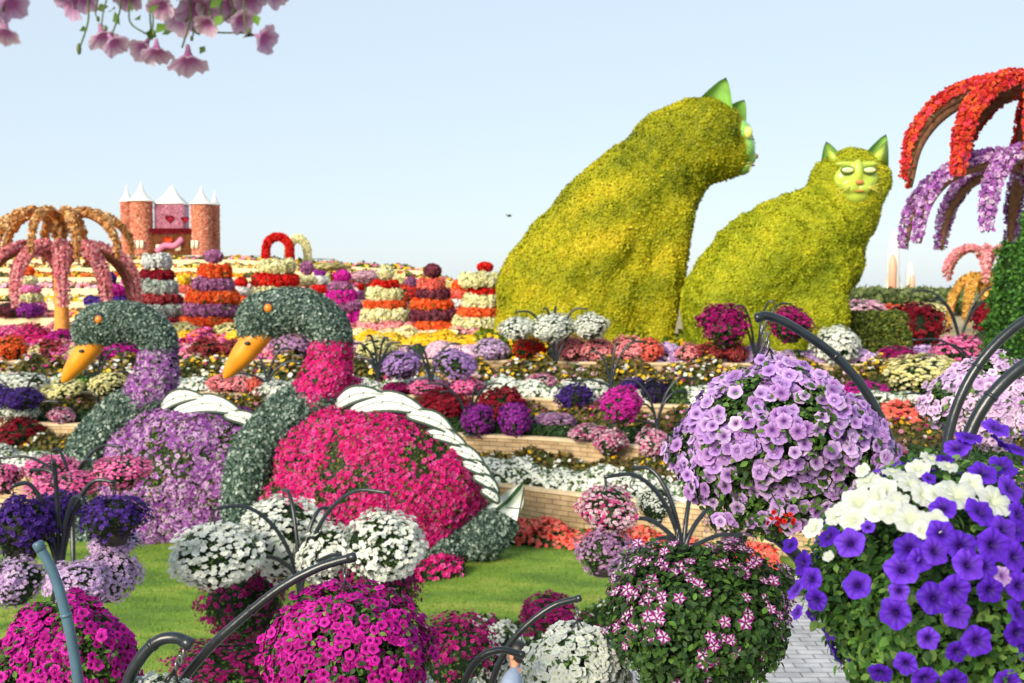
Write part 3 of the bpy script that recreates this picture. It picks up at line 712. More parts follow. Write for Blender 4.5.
    mb = MB(); tube(mb, [L(500, 508, -12), L(519, 518, -12), L(526, 483, -12)], .012, 5); tube(mb, [L(507, 504, -12), L(522, 505, -12)], .008, 5); link('tail_frame', mb.mesh('tail_frame', M['frame']), tl)
    return t
swan('nearer swan sculpture with a magenta flowered body and neck', 350, 560, 22, 0, ('hotpink', 'hotpink'), 3)
swan('farther swan sculpture with a lilac flowered body and neck', 177, 546, 24, 0, ('swanlilac', 'swanlilac'), 4, 24/22*.9)

# ------------------------------------------------------------------ castle
def castle():
    Y = 100; s = Y/F; org = pix(165, 260, Y)
    t = thing('flower_castle', 'coral flower covered castle with white pointed roofs on the hilltop', 'castle', org); rng = np.random.default_rng(8)
    X = lambda p: (p-170)*s
    Zz = lambda p: (264-p)*s
    CC = [(236, 160, 132), (242, 176, 146), (222, 134, 110), (244, 194, 166)]
    def tower(px, w_, y0, peak, y, nm='tower'):
        mb = MB(); r = w_*s/2; h = Zz(y0); lathe(mb, [(r*1.05, 0), (r, h*.1), (r, h-.1), (r*1.1, h-.05), (r*1.1, h)], 24, (X(px), y, 0), lin((224, 142, 112)))
        n = int(2600*r*h/4); a = rng.uniform(0, 6.28, n); P = np.stack([X(px)+r*np.cos(a), y+r*np.sin(a), rng.uniform(0, h, n)], 1); N = np.stack([np.cos(a), np.sin(a), 0*a], 1); c = pick(CC, n, rng, .2)
        mb.add(*inst(T_MINI, P, N, .1, .5, c*.8, c, rng)); tw = link(nm, mb.mesh(nm, M['leaf']), t)
        mb = MB(); H2 = Zz(peak)-h; lathe(mb, [(r*1.25, 0), (r*1.12, .06*H2), (r*.62, .28*H2), (r*.3, .55*H2), (r*.1, .82*H2), (.01, H2)], 20, (X(px), y, h)); link('roof', mb.mesh('roof', M['white'], True), tw)
        return tw
    T1 = [tower(127, 11.5, 205, 187, 1.5), tower(147, 21, 206, 186, 0), tower(207, 20, 209, 190, 0), tower(215, 9, 208, 193, 1.8)]
    for tw, px in ((T1[1], 143), (T1[1], 147), (T1[1], 151), (T1[2], 201), (T1[2], 205)):
        mb = MB(); box(mb, (X(px)-.13, -1.06, Zz(253)), (X(px)+.13, -.9, Zz(245))); link('window', mb.mesh('window', M['win']), tw)
    def block(name, x0, x1, y0, y1, d0, d1, pal, parent=t):
        mb = MB(); box(mb, (X(x0), d0, Zz(y1)), (X(x1), d1, Zz(y0)), lin(pal[0])); n = int(60*(x1-x0)*(y1-y0)*.12); P = np.stack([rng.uniform(X(x0), X(x1), n), np.full(n, d0), rng.uniform(Zz(y1), Zz(y0), n)], 1)
        c = pick(pal, n, rng, .15); mb.add(*inst(T_MINI, P, np.tile([0, -1., 0], (n, 1)), .1, .5, c*.85, c, rng)); return link(name, mb.mesh(name, M['leaf']), parent)
    k = block('keep', 160, 187, 208, 263, .2, 2.4, [(226, 170, 190), (236, 186, 202), (216, 150, 176)])
    mb = MB(); h = Zz(208); r = 14*s; V = [(X(173.5)+a*r*1.05, 1.3+b*1.25, h) for a, b in ((-1, -1), (1, -1), (1, 1), (-1, 1))]+[(X(173.5)+a*r*.42, 1.3+b*.5, h+.9) for a, b in ((-1, -1), (1, -1), (1, 1), (-1, 1))]+[(X(173.5), 1.3, Zz(187))]
    T = []
    for i in range(4): j = (i+1) % 4; T += [(i, j, 4+j), (i, 4+j, 4+i), (4+i, 4+j, 8)]
    mb.add(V, T); link('roof', mb.mesh('roof', M['white']), k)
    g = block('gatehouse', 158, 198, 237, 263, -.5, .2, [(160, 96, 70), (178, 110, 80), (140, 110, 60)])
    block('parapet', 158, 198, 233.5, 237.5, -.62, .25, [(140, 20, 40), (160, 30, 50), (120, 50, 50)])
    def heart(px, py, r, y, pal, parent):
        mb = MB(); n = 24; pl = []
        for i in range(n):
            a = 2*math.pi*i/n; pl.append((X(px)+r*s*math.sin(a)**3, Zz(py)+r*s*(13*math.cos(a)-5*math.cos(2*a)-2*math.cos(3*a)-math.cos(4*a))/16))
        plate(mb, pl, y-.15, y, lin(pal)); link('heart', mb.mesh('heart', M['leaf']), parent)
    heart(175, 223, 4.5, .19, (140, 14, 40), k); heart(191, 224, 4, .0, (140, 14, 40), t); heart(175, 245, 5, -.52, (214, 70, 30), g)
    mb = MB()
    P = catmull([(X(164), -.6, Zz(256)), (X(172), -.62, Zz(250)), (X(182), -.62, Zz(250)), (X(190), -.6, Zz(243))], 6); tube(mb, P, .28, 8, lin((226, 140, 176)))
    link('flower_swag', mb.mesh('flower_swag', M['leaf']), g)
    for px, py in ((166, 251), (185, 252)):
        mb = MB(); box(mb, (X(px)-.25, -.6, Zz(py+3)), (X(px)+.25, -.49, Zz(py-2))); link('window', mb.mesh('window', M['win']), g)
castle()
def lattice(px0, px1, py0, py1, Y, label, mat='white'):
    a = pix(px0, py1, Y); b = pix(px1, py1, Y); s = Y/F; h = (py1-py0)*s; t = thing('lattice_fence', label, 'fence', a, 0, 'white lattice fences on the hilltop'); n = max(2, int((b.x-a.x)/(h*.95))); dx = (b.x-a.x)/n
    mb = MB()
    for i in range(n):
        tube(mb, [(i*dx, 0, 0), ((i+1)*dx, 0, h)], .05, 4); tube(mb, [(i*dx, .06, h), ((i+1)*dx, .06, 0)], .05, 4)
    tube(mb, [(0, -.06, h), (n*dx, -.06, h)], .05, 4); link('lattice', mb.mesh('lattice', M[mat]), t)
    for i in range(0, n+1, 3):
        mb = MB(); tube(mb, [(i*dx, .1, -.6), (i*dx, .1, h+.08)], .06, 6); link('post', mb.mesh('post', M[mat]), t)
lattice(100, 262, 256, 267, 98, 'white lattice fence running in front of the flower castle')
lattice(296, 332, 259, 270, 96, 'white lattice fence right of the red arch')
lattice(-30, 60, 262, 272, 98, 'white lattice fence at the left edge behind the palm sculpture')

# heart-like flower arches on the hill
def arch(px, py, w_, h_, Y, kind, label, n=1500):
    o = pix(px, py+h_/2, Y); s = Y/F; t = thing('flower_arch', label, 'flower arch', o); mb = MB(); rng = np.random.default_rng(int(px)); P = []
    for i in range(21):
        a = math.pi*i/20; P.append((-w_/2*s*math.cos(a), 0, h_*s*(.45+.5*math.sin(a)) if 0 < i < 20 else 0))
    P = [P[0], (P[0][0], 0, h_*s*.4)]+P[1:-1]+[(P[-1][0], 0, h_*s*.4), P[-1]]; P = catmull(P, 3); tube(mb, P, .32, 8, lin(K[kind][0][0])*.6); V = np.concatenate(mb.V); T = np.concatenate(mb.T); q, N = sample(V, T, n, rng); c = pick(K[kind][0], n, rng, .15)
    mb.add(*inst(T_MINI, q, N, .14, .5, c*.8, c, rng)); link('flowered_frame', mb.mesh('flowered_frame', M['leaf']), t)
arch(278, 249, 24, 27, 92, 'red', 'red flower arch standing on the hilltop above the left white tiers')
arch(298, 252, 19, 30, 94, 'cream', 'cream flower arch close behind the red arch')

# ------------------------------------------------------------------ tiered flower cones
def tiers(label, px, Y, rows, group='tiered flower towers at the foot of the hill'):
    s = Y/F; pb = max(r[1]+r[3] for r in rows); o = pix(px, pb, Y); gz = land(o.x, o.y)
    t = thing('tiered_flower_tower', label, 'flower tower', (o.x, o.y, gz), 0, group); rng = np.random.default_rng(int(px*3)); top = min(r[1] for r in rows)
    mb = MB(); tube(mb, [(0, 0, 0), (0, 0, pix(px, top, Y).z-gz-.2)], .12, 8); link('mast', mb.mesh('mast', M['rust']), t)
    for (cx, y0, w_, h_, kind) in rows:
        c = pix(cx, y0+h_/2, Y); rx = w_*s/2*1.06; rz = h_*s/2*1.12; x0 = c.x-o.x; z0 = c.z-gz; mb = MB()
        single = w_ < 24
        n = int(260+34*w_)
        if single:
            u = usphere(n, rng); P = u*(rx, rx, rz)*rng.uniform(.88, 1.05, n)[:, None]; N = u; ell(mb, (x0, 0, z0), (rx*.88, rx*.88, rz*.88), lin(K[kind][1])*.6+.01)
        else:
            k = max(12, int(w_/2.6)); P = []; N = []; q = n*2//k; rp = rx*.78
            for i in range(k):
                a = 6.283*i/k; u = usphere(q, rng); cen = np.array([rp*math.cos(a), rp*math.sin(a), rng.normal()*rz*.08]); rs = rng.uniform(.2, .28); P.append(cen+u*(rx*rs, rx*rs, rz*rng.uniform(.8, 1.1))*rng.uniform(.9, 1.08, q)[:, None]); N.append(u)
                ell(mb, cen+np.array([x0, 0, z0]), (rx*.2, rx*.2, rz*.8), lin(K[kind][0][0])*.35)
            P = np.concatenate(P); N = np.concatenate(N)
            lathe(mb, [(0, -rz*.6), (rx*.8, -rz*.6), (rx*.8, rz*.4), (0, rz*.4)], 16, (x0, 0, z0), lin((60, 50, 30)))
        m = len(P); c_ = pick(K[kind][0], m, rng, .14); g = rng.random(m) < .05; c_[g] = pick(K[kind][2], g.sum(), rng)
        mb.add(*inst(T_MINI, P+np.array([x0, 0, z0]), N, .085, .5, c_*.85, c_, rng)); link('flower_tier', mb.mesh('flower_tier', M['leaf']), t)
tiers('tiered tower of white, grey and dark red flowers below the castle', 158, 56, [(157, 255, 26, 13, 'white'), (157, 271, 30, 10, 'crimson'), (157, 281, 38, 14, 'greywhite'), (158, 295, 44, 10, 'redbrown'), (158, 305, 50, 13, 'greywhite'), (160, 318, 56, 9, 'redbrown'), (162, 327, 58, 11, 'cream')])
tiers('tiered tower of orange and mauve flowers with a purple ball on top', 213, 55, [(213.5, 251, 17, 11, 'mauve'), (214.5, 265, 31, 14, 'orange'), (213.5, 279, 38, 13, 'mauve'), (213, 291, 48, 14, 'orange'), (211, 304, 53, 13, 'mauve'), (210, 316, 54, 13, 'orange'), (212, 329, 58, 12, 'mauve')])
tiers('tiered tower of red and white flowers behind the nearer swan head', 277, 57, [(277, 261, 34, 13, 'cream'), (275, 275, 43, 12, 'red'), (277, 288, 50, 13, 'cream'), (277, 301, 54, 12, 'orange'), (278, 313, 58, 13, 'cream'), (279, 326, 60, 12, 'orange')])
tiers('slim tiered tower of magenta and mauve flowers right of the swan head', 344, 57, [(342.5, 271, 15, 10, 'magenta'), (340, 282, 23, 11, 'mauve'), (341, 292, 30, 12, 'magenta'), (345, 302, 32, 10, 'mauve'), (350, 311, 30, 11, 'magenta'), (352, 322, 36, 13, 'pinkcoral')])
tiers('tiered tower of white and orange red flowers with a cream ball on top', 385, 54, [(385.5, 266, 15, 13, 'cream'), (385.5, 281, 25, 8, 'red'), (385, 289, 34, 13, 'cream'), (385, 301, 39, 8, 'orange'), (386, 309, 48, 14, 'cream'), (390, 322, 58, 13, 'pinkcoral'), (390, 335, 62, 11, 'cream')])
tiers('tiered tower of coral and maroon flowers with a dark purple ball on top', 432, 54, [(432.5, 265, 16, 12, 'maroon'), (431.5, 279, 26, 11, 'coral'), (433, 289, 30, 12, 'maroon'), (432, 300, 40, 11, 'orange'), (433, 310, 48, 11, 'maroon'), (436, 321, 54, 12, 'orange'), (436, 333, 58, 12, 'maroon')])
tiers('tiered tower of white and red flowers beside the taller cat', 482, 53, [(485, 263, 14, 8, 'red'), (480, 274, 38, 13, 'cream'), (484, 287, 28, 9, 'red'), (482, 295, 36, 13, 'cream'), (480, 308, 42, 9, 'orange'), (478, 316, 46, 15, 'cream'), (477, 330, 50, 9, 'orange')])
tiers('small tower of magenta and dark purple flowers by the left palm sculpture', 110, 52, [(109, 273, 12, 12, 'purpledark'), (113, 285, 23, 14, 'magenta'), (109, 297, 42, 11, 'purpledark')])
tiers('small far topiary of a mauve ball on a stem over white', 307, 60, [(307, 262, 12, 12, 'mauve'), (306, 276, 20, 9, 'cream')])
for px_, Y_, b_, cols, lb in [(241, 66, 314, ['red', 'white', 'orange', 'white'], 'small far tower of red and white tiers left of the nearer swan head'),
    (184, 66, 312, ['yellow', 'coral', 'white', 'coral'], 'small far tower with a yellow top between the two left towers'),
    (320, 66, 312, ['purple', 'white', 'red', 'cream', 'red'], 'small far tower with a purple top behind the slim magenta tower'),
    (364, 66, 318, ['red', 'mauve', 'cream', 'coral'], 'small far tower with a red top between the magenta and white towers'),
    (409, 64, 320, ['white', 'coral', 'mauve', 'red'], 'small far tower with a white top between the white and coral towers'),
    (458, 62, 326, ['orange', 'coral', 'white', 'coral', 'white'], 'small far tower with an orange top left of the last white and red tower'),
    (128, 60, 312, ['magenta', 'cream', 'redbrown', 'cream'], 'small far tower with a magenta top behind the palm sculpture'),
    (28, 62, 312, ['orange', 'cream', 'pink', 'cream', 'pink'], 'small far tower with an orange top at the far left behind the palm sculpture')]:
    rows = []; y = b_-len(cols)*9
    for q_, c_ in enumerate(cols): rows.append((px_, y, 11+q_*5.5, 9, c_)); y += 9
    tiers(lb, px_, Y_, rows)
bed('flower_bed', 'salmon pink flower row joining the bases of the tiered towers', [(262, 335), (330, 335), (425, 335)], 2.4, .75, 9000, [('pinkcoral', .95)], GREEN, .11, 3000, .16)
bed('flower_bed', 'orange flower row at the base of the last tiered towers', [(425, 335), (470, 335), (505, 335)], 2.4, .7, 5000, [('orange', .9)], GREEN, .11, 2000, .16)
bed('flower_bed', 'orange and mauve flower row at the base of the left tiered towers', [(135, 334), (180, 334), (238, 334)], 2.4, .7, 6000, [('orange', .5), ('mauve', .4)], GREEN, .11, 2000, .16)
for row_, (yy_, Y_, p0, p1, cols) in enumerate([(306, 63.5, 128, 470, ['orange', 'white', 'pink', 'red']), (295, 70, 120, 440, ['red', 'cream', 'coral', 'yellow']), (284, 76.5, 125, 400, ['pink', 'orange', 'cream', 'mauve'])]):
    for q_ in range(15):
        px_ = p0+(p1-p0)*q_/14+random.uniform(-4, 4); c_ = cols[q_ % 4]; g_ = hit(px_, yy_+4, 60)
        basket(px_, yy_-random.uniform(0, 2), random.uniform(10, 14), random.uniform(8, 11), Y_, c_, c_+' flower globe in the '+['lowest', 'middle', 'highest'][row_]+' row of globes on the terraced hill', 'rows of flower globes on the terraced hill', name='flower_globe', cat='flower globe', nfl=260, fs=.16, nleaf=160, ls=.2)
# row of small red and white globes on the hill
for i in range(9):
    basket(318+i*8.5, 276+i*.9+random.uniform(-1, 1), 7.5, 8, 72, 'red' if i % 2 == 0 else 'cream', ('red' if i % 2 == 0 else 'cream')+' flower globe in the row of small globes on the far hill', 'small red and cream globes on the far hill', name='flower_globe', cat='flower globe', nfl=260, fs=.16, nleaf=200, ls=.2)
for i, (px, py, wd, h_, kd, lb) in enumerate([(330, 267, 40, 7, 'cream', 'cream flowered canopy row on the skyline right of the arches'), (365, 277, 30, 12, 'palepink', 'pale pink shrub mound on the right shoulder of the hill'), (408, 292, 22, 16, 'redpink', 'red and white mound between two tiered towers'), (460, 297, 22, 18, 'orange', 'orange round shrub left of the white and red tiered tower'), (412, 283, 14, 12, 'mauve', 'mauve shrub behind the coral tiered tower')]):
    shrub(px, py+h_/2, wd, h_, kd, lb, Y=62, nfl=700, fs=.11, nleaf=300, ls=.15)

# ------------------------------------------------------------------ palm-like arched sculptures
def arched(label, px, Y, base_py, tiers_, trunk_px, mat, n_arm=9, name='palm_sculpture', ph=0.2):
    s = Y/F; o = pix(px, base_py, Y); gz = land(o.x, o.y); t = thing(name, label, 'palm sculpture', (o.x, o.y, gz), 0, 'flowered palm sculptures with arching arms'); rng = np.random.default_rng(int(abs(px)))
    z = lambda py: pix(px, py, Y).z-gz
    mb = MB(); ztop = z(tiers_[0][0]); tube(mb, catmull([(0, 0, -.05), (.02, 0, ztop*.3), (-.03, 0, ztop*.7), (0, 0, ztop)], 5), [trunk_px*s*.62, trunk_px*s*.5, trunk_px*s*.42, trunk_px*s*.4], 12)
    link('trunk', mb.mesh('trunk', mat, True), t)
    for (py0, pytop, reach, pyend, kind, th, armmat, dens, phs, cnt, fsz) in tiers_:
        for i in range(cnt):
            a = 2*math.pi*i/cnt+phs; d = np.array([math.cos(a), math.sin(a), 0]); R = reach*s*rng.uniform(.94, 1.05); z0, zt, ze = z(py0), z(pytop), z(pyend)+rng.uniform(-.3, .3)*s*20
            P = [np.array([0, 0, z0-.15*abs(zt-z0)-.1])+d*.05, d*R*.12+[0, 0, z0+(zt-z0)*.55], d*R*.38+[0, 0, zt], d*R*.71+[0, 0, zt-(zt-ze)*.15], d*R*.93+[0, 0, zt-(zt-ze)*.5], d*R+[0, 0, ze]]
            P = np.array(catmull(P, 5)); mb = MB(); r = th*s/2; tube(mb, P, [r*.75, r*.9, r, r*.95, r*.75, r*.3], 8)
            am = link('arm', mb.mesh('arm', armmat, True), t)
            V, T = np.concatenate(mb.V), np.concatenate(mb.T)
            q, N = sample(V, T, int(dens), rng); m = np.linspace(0, 1, len(P)); rad = (q[:, :2]@d[:2]); outw = d*.9+np.array([0, 0, 1.]); 
            k = (N@outw > -.25); q, N = q[k], N[k]; n = len(q); c = pick(K[kind][0], n, rng, .18) if isinstance(kind, str) else pick(kind, n, rng, .2); c2 = c*.6
            mf = MB(); mf.add(*inst(T_MID if fsz > .05 and Y < 30 else T_MINI, q+N*rng.uniform(0, r*.75, n)[:, None], N, fsz*rng.uniform(.6, 1.3, n), .7, c2, c, rng))
            n2 = n//3; q2 = q[:n2]; c = pick(GREEN if isinstance(kind, str) else kind, n2, rng, .2); mf.add(*inst(T_LEAF, q2, N[:n2], fsz*1.6, .8, c, c, rng))
            tag(link('blossoms', mf.mesh('blossoms', M['petal']), am), kind='stuff')
arched('tall palm sculpture with red upper arms and lilac lower arms at the right edge', 1040, 20, 420, [(108, 85, 130, 182, 'redpink', 15, M['bark'], 4600, math.pi-.1, 11, .04), (190, 160, 128, 240, 'swanlilac', 15, M['bark'], 4600, math.pi+.12, 10, .038)], 30, M['bark'])
DRY = [(214, 156, 96), (228, 184, 120), (176, 124, 76), (234, 198, 150)]
arched('palm sculpture with dry orange upper arms and pink lower arms on the left', 62, 45, 345, [(232, 213, 68, 262, DRY, 7, M['orangebark'], 1100, .3, 10, .07), (262, 248, 72, 302, 'pinkcoral', 10, M['bark'], 3000, .1, 10, .06)], 14, M['orangebark'])
arched('far palm sculpture with pink arms above yellow arms near the right edge', 985, 62, 345, [(262, 249, 42, 282, 'pinkcoral', 6, M['rust'], 600, .1, 6, .1), (290, 278, 34, 322, [(224, 176, 84), (236, 196, 110)], 7, M['orangebark'], 600, .3, 9, .12)], 9, M['orangebark'])

# ------------------------------------------------------------------ far right: rocket, trees, hedge
def rocket(px, pyb, pyt, wpx, Y, label, orange):
    o = pix(px, pyb, Y); s = Y/F; h = (pyb-pyt)*s; r = wpx*s/2; o.z = land(o.x, o.y)-.06; h += pix(px, pyb, Y).z-o.z
    t = thing('model_rocket', label, 'rocket', o); mb = MB(); lathe(mb, [(r*.7, 0), (r*.7, h*.08), (r*.62, h*.1), (r*.62, h*.62), (r*.5, h*.8), (r*.28, h*.93), (0, h)], 20); bd = link('fuselage', mb.mesh('fuselage', M['white'], True), t)
    mb = MB(); rr = r*.42; lathe(mb, [(0, 0), (rr, 0), (rr, h*.5), (rr*.7, h*.6), (0, h*.66)], 16, (-r*.35 if orange == 1 else 0, -r*.75, 0)); link('booster', mb.mesh('booster', M['rocketor'], True), t)
    for sg in (-1, 1):
        mb = MB(); V = [(sg*r*.6, 0, h*.08), (sg*r*1.15, 0, 0), (sg*r*1.15, 0, h*.06), (sg*r*.6, 0, h*.4)]; plate(mb, [(v[0], v[2]) for v in V], -.1, .1); link('wing', mb.mesh('wing', M['white']), t)
rocket(893, 289, 229, 18, 210, 'tall white space rocket with an orange booster on the skyline', 1)
rocket(910, 289, 261, 14, 215, 'short white rocket beside the tall one on the skyline', 0)
rng = np.random.default_rng(77); mb = MB()
for i in range(150):
    px = rng.uniform(770, 1080); Y = rng.uniform(95, 130); p = pix(px, 302, Y); r = rng.uniform(1.1, 2.0); hh = (302-rng.uniform(289, 296))*Y/F
    tube(mb, [(p.x, p.y, Z4-.1), (p.x, p.y, Z4+hh*.6)], .12, 5, lin((90, 70, 50))); n = 170; u = usphere(n, rng); zc = Z4-.1+max(1.0, p.z+hh-Z4)*.72; P = u*(r, r, .9)*rng.uniform(.5, 1, n)[:, None]+(p.x, p.y, zc); c = pick([(92, 108, 60), (112, 126, 72), (130, 138, 90), (78, 94, 54)], n, rng, .2)
    mb.add(*inst(T_LEAF, P, u, .6, .8, c*.8, c, rng))
tag(link('distant_woodland', mb.mesh('distant_woodland', M['leaf'])), 'low belt of dusty green trees along the horizon on the right', 'woodland', kind='stuff')
# clipped green topiary cone
def foliage_cone(px, pyb, pyt, wpx, Y, label):
    o = pix(px, pyb, Y); s = Y/F; gz = land(o.x, o.y); h = pix(px, pyt, Y).z-gz; r = wpx*s/2; t = thing('clipped_tree', label, 'tree', (o.x, o.y, gz)); rng = np.random.default_rng(5); mb = MB()
    lathe(mb, [(r*.9, h*.05), (r*.97, h*.3), (r*.9, h*.55), (r*.62, h*.8), (r*.28, h*.93), (0, h*.98)], 20, C=lin((36, 60, 28))); V, T = np.concatenate(mb.V), np.concatenate(mb.T); n = 16000; P, N = sample(V, T, n, rng); P = P+N*(noise3(P, 3, .12, 3)+rng.uniform(-.05, .1, n))[:, None]; c = pick([(58, 104, 40), (76, 128, 48), (44, 84, 36), (96, 144, 60)], n, rng, .2)
    mb.add(*inst(T_LEAF, P, N, .13, .8, c*.8, c, rng)); link('crown', mb.mesh('crown', M['leaf']), t); mb = MB(); tube(mb, [(0, 0, 0), (0, 0, h*.2)], .12, 8); link('trunk', mb.mesh('trunk', M['bark']), t)
foliage_cone(1036, 345, 196, 88, 31, 'green clipped conical tree behind the right palm sculpture')
def hedge(px0, px1, pyt, pyb, Y, label):
    a = pix(px0, pyb, Y); b = pix(px1, pyb, Y); s = Y/F; gz = land(a.x, Y); h = pix(px0, pyt, Y).z-gz; t = thing('arched_hedge', label, 'hedge', ((a.x+b.x)/2, Y, gz)); Lh = (b.x-a.x)/2; rng = np.random.default_rng(9); mb = MB(); V = []; n = 9000
    nb = 5; pw = .35
    box(mb, (-Lh, -.3, h*.58), (Lh, .3, h), lin((52, 66, 30)))
    for i in range(nb+1): x = -Lh+2*Lh*i/nb; box(mb, (x-pw/2, -.25, 0), (x+pw/2, .25, h*.579), lin((52, 66, 30)))
    P, N = sample(np.concatenate(mb.V), np.concatenate(mb.T), n, rng); c = pick([(84, 104, 40), (104, 120, 48), (66, 84, 36), (130, 134, 60)], n, rng, .2); P += N*rng.uniform(-.02, .12, n)[:, None]
    mb.add(*inst(T_LEAF, P, N, .14, .8, c*.8, c, rng)); link('leaf_mass', mb.mesh('leaf_mass', M['leaf']), t)
hedge(828, 902, 315, 346, 42, 'green hedge arcade right of the shorter cat')
G = 'round flower mounds beyond the hedge arcade'
for a in [(865, 328, 60, 26, 'palepink', 'pale pink flower mound beyond the arched hedge'), (838, 324, 30, 20, 'dustymauve', 'mauve flower mound beside the shorter cat'), (899, 328, 52, 22, 'orange', 'orange flower mound beyond the arched hedge'), (925, 322, 46, 18, 'cream', 'cream flower mound left of the far pink palm sculpture')]:
    shrub(*a, G, name='flower_mound', cat='flower mound', Y=68, nfl=900, fs=.09, nleaf=400, ls=.1, cover_=.9)

# ------------------------------------------------------------------ beds on the terraces
def wbed(label, k, d, width, *a, x0=-30, x1=30, **kw):
    L_ = [(x, y) for x, y in W[k]]; xs = np.linspace(max(x0, L_[0][0]), min(x1, L_[-1][0]), 24)
    z = [Z1, Z2, Z3, Z4][k]-.06 if d > 0 else [0, Z1, Z2, Z3][k]-.06
    bed('flower_bed', label, [(x, wy(k, x)+d, z) for x in xs], width, *a, world=True, **kw)
BROWN = OLIVE+[(110, 84, 56), (90, 76, 50), (70, 84, 40)]
wbed('low white flowers along the lowest terrace edge', 0, .22, 1.5, .42, 24000, [('white', .9)], GREEN, .05, 26000, .12)
wbed('olive plants with a few yellow flowers at the foot of the second wall', 1, -1.15, 1.1, .52, 4000, [('yellow', .18), ('white', .25)], BROWN, .055, 26000, .13)
wbed('dark green ground plants along the second wall top', 1, .3, 1.5, .25, 2500, [('cream', .06)], DKGREEN, .05, 24000, .14)
wbed('olive brown plants at the foot of the third wall', 2, -1.5, 1.4, .6, 5000, [('yellow', .12), ('pinkwhite', .2), ('deepmagenta', .08)], BROWN, .055, 28000, .14)
wbed('small white flowers along the third wall top', 2, .2, 1.5, .42, 22000, [('white', .9)], GREEN, .065, 20000, .14)
wbed('olive plants dotted yellow and white in front of the highest wall', 3, -2.3, 2.2, .8, 9000, [('yellow', .25), ('white', .2), ('pinkwhite', .12)], BROWN, .075, 30000, .17)
wbed('pale lilac flower strip along the highest wall', 3, .2, 1.7, .45, 9000, [('pale_lilac', .6), ('lilac', .4)], GREEN, .085, 5000, .14, x0=2)
wbed('mixed pink and orange ground flowers on the plateau at the far left', 3, 6, 4, .6, 9000, [('pink', .35), ('orange', .25), ('magenta', .3), ('crimson', .1)], GREEN, .1, 8000, .16, x1=-11)
wbed('coral and plum ground flowers below the left palm sculpture', 3, 12, 4, .6, 9000, [('pinkcoral', .4), ('purple', .3), ('red', .2), ('cream', .1)], GREEN, .1, 8000, .16, x1=-13)
wbed('salmon and magenta flower strip on the left above the highest wall', 3, .3, 2, .5, 9000, [('pink', .4), ('pinkcoral', .4)], GREEN, .09, 6000, .16, x1=-7)
bed('flower_bed', 'pale pink flower strip behind the lilac baskets', [(-40, 357), (200, 357), (350, 358), (490, 358)], 3.0, .35, 14000, [('palepink', .9)], GREEN, .085, 5000, .12)
bed('flower_bed', 'yellow and golden flower strip below the tiered towers', [(150, 349), (220, 349), (350, 349), (480, 349)], 2.6, .5, 9000, [('yellow', .9)], OLIVE, .11, 6000, .16)
bed('flower_bed', 'cream flower strip at the foot of the tiered towers', [(140, 343), (220, 343), (350, 343), (480, 343)], 3, .5, 9000, [('cream', .8), ('pinkcoral', .2)], OLIVE, .11, 4000, .16)
bed('flower_bed', 'coral red flowers at the foot of the lowest wall beyond the lawn', [(500, 545), (560, 549), (620, 558), (680, 566), (780, 576)], 1.1, .4, 3000, [('coral', .8), ('red', .12)], GREEN, .055, 4500, .1, tm=T_MID)
bed('flower_bed', 'crimson pink flower border before the farther swan', [(140, 541), (175, 540), (225, 541)], .7, .28, 1700, [('hotpink', .5), ('crimson', .5)], DKGREEN, .05, 1300, .09)
bed('flower_bed', 'magenta flower border before the nearer swan', [(382, 584), (425, 582), (462, 578)], .7, .3, 800, [('hotpink', .7)], DKGREEN, .055, 1500, .09, tm=T_MID)
bed('flower_bed', 'yellow green leafy shrubs at the foot of the taller cat', [(478, 358), (560, 356), (640, 354), (700, 353), (840, 350)], 2.2, .8, 2200, [('yellow', .25)], [(150, 156, 30), (176, 176, 40), (96, 120, 34), (70, 100, 34)], .09, 9000, .22, cat='shrub bed')

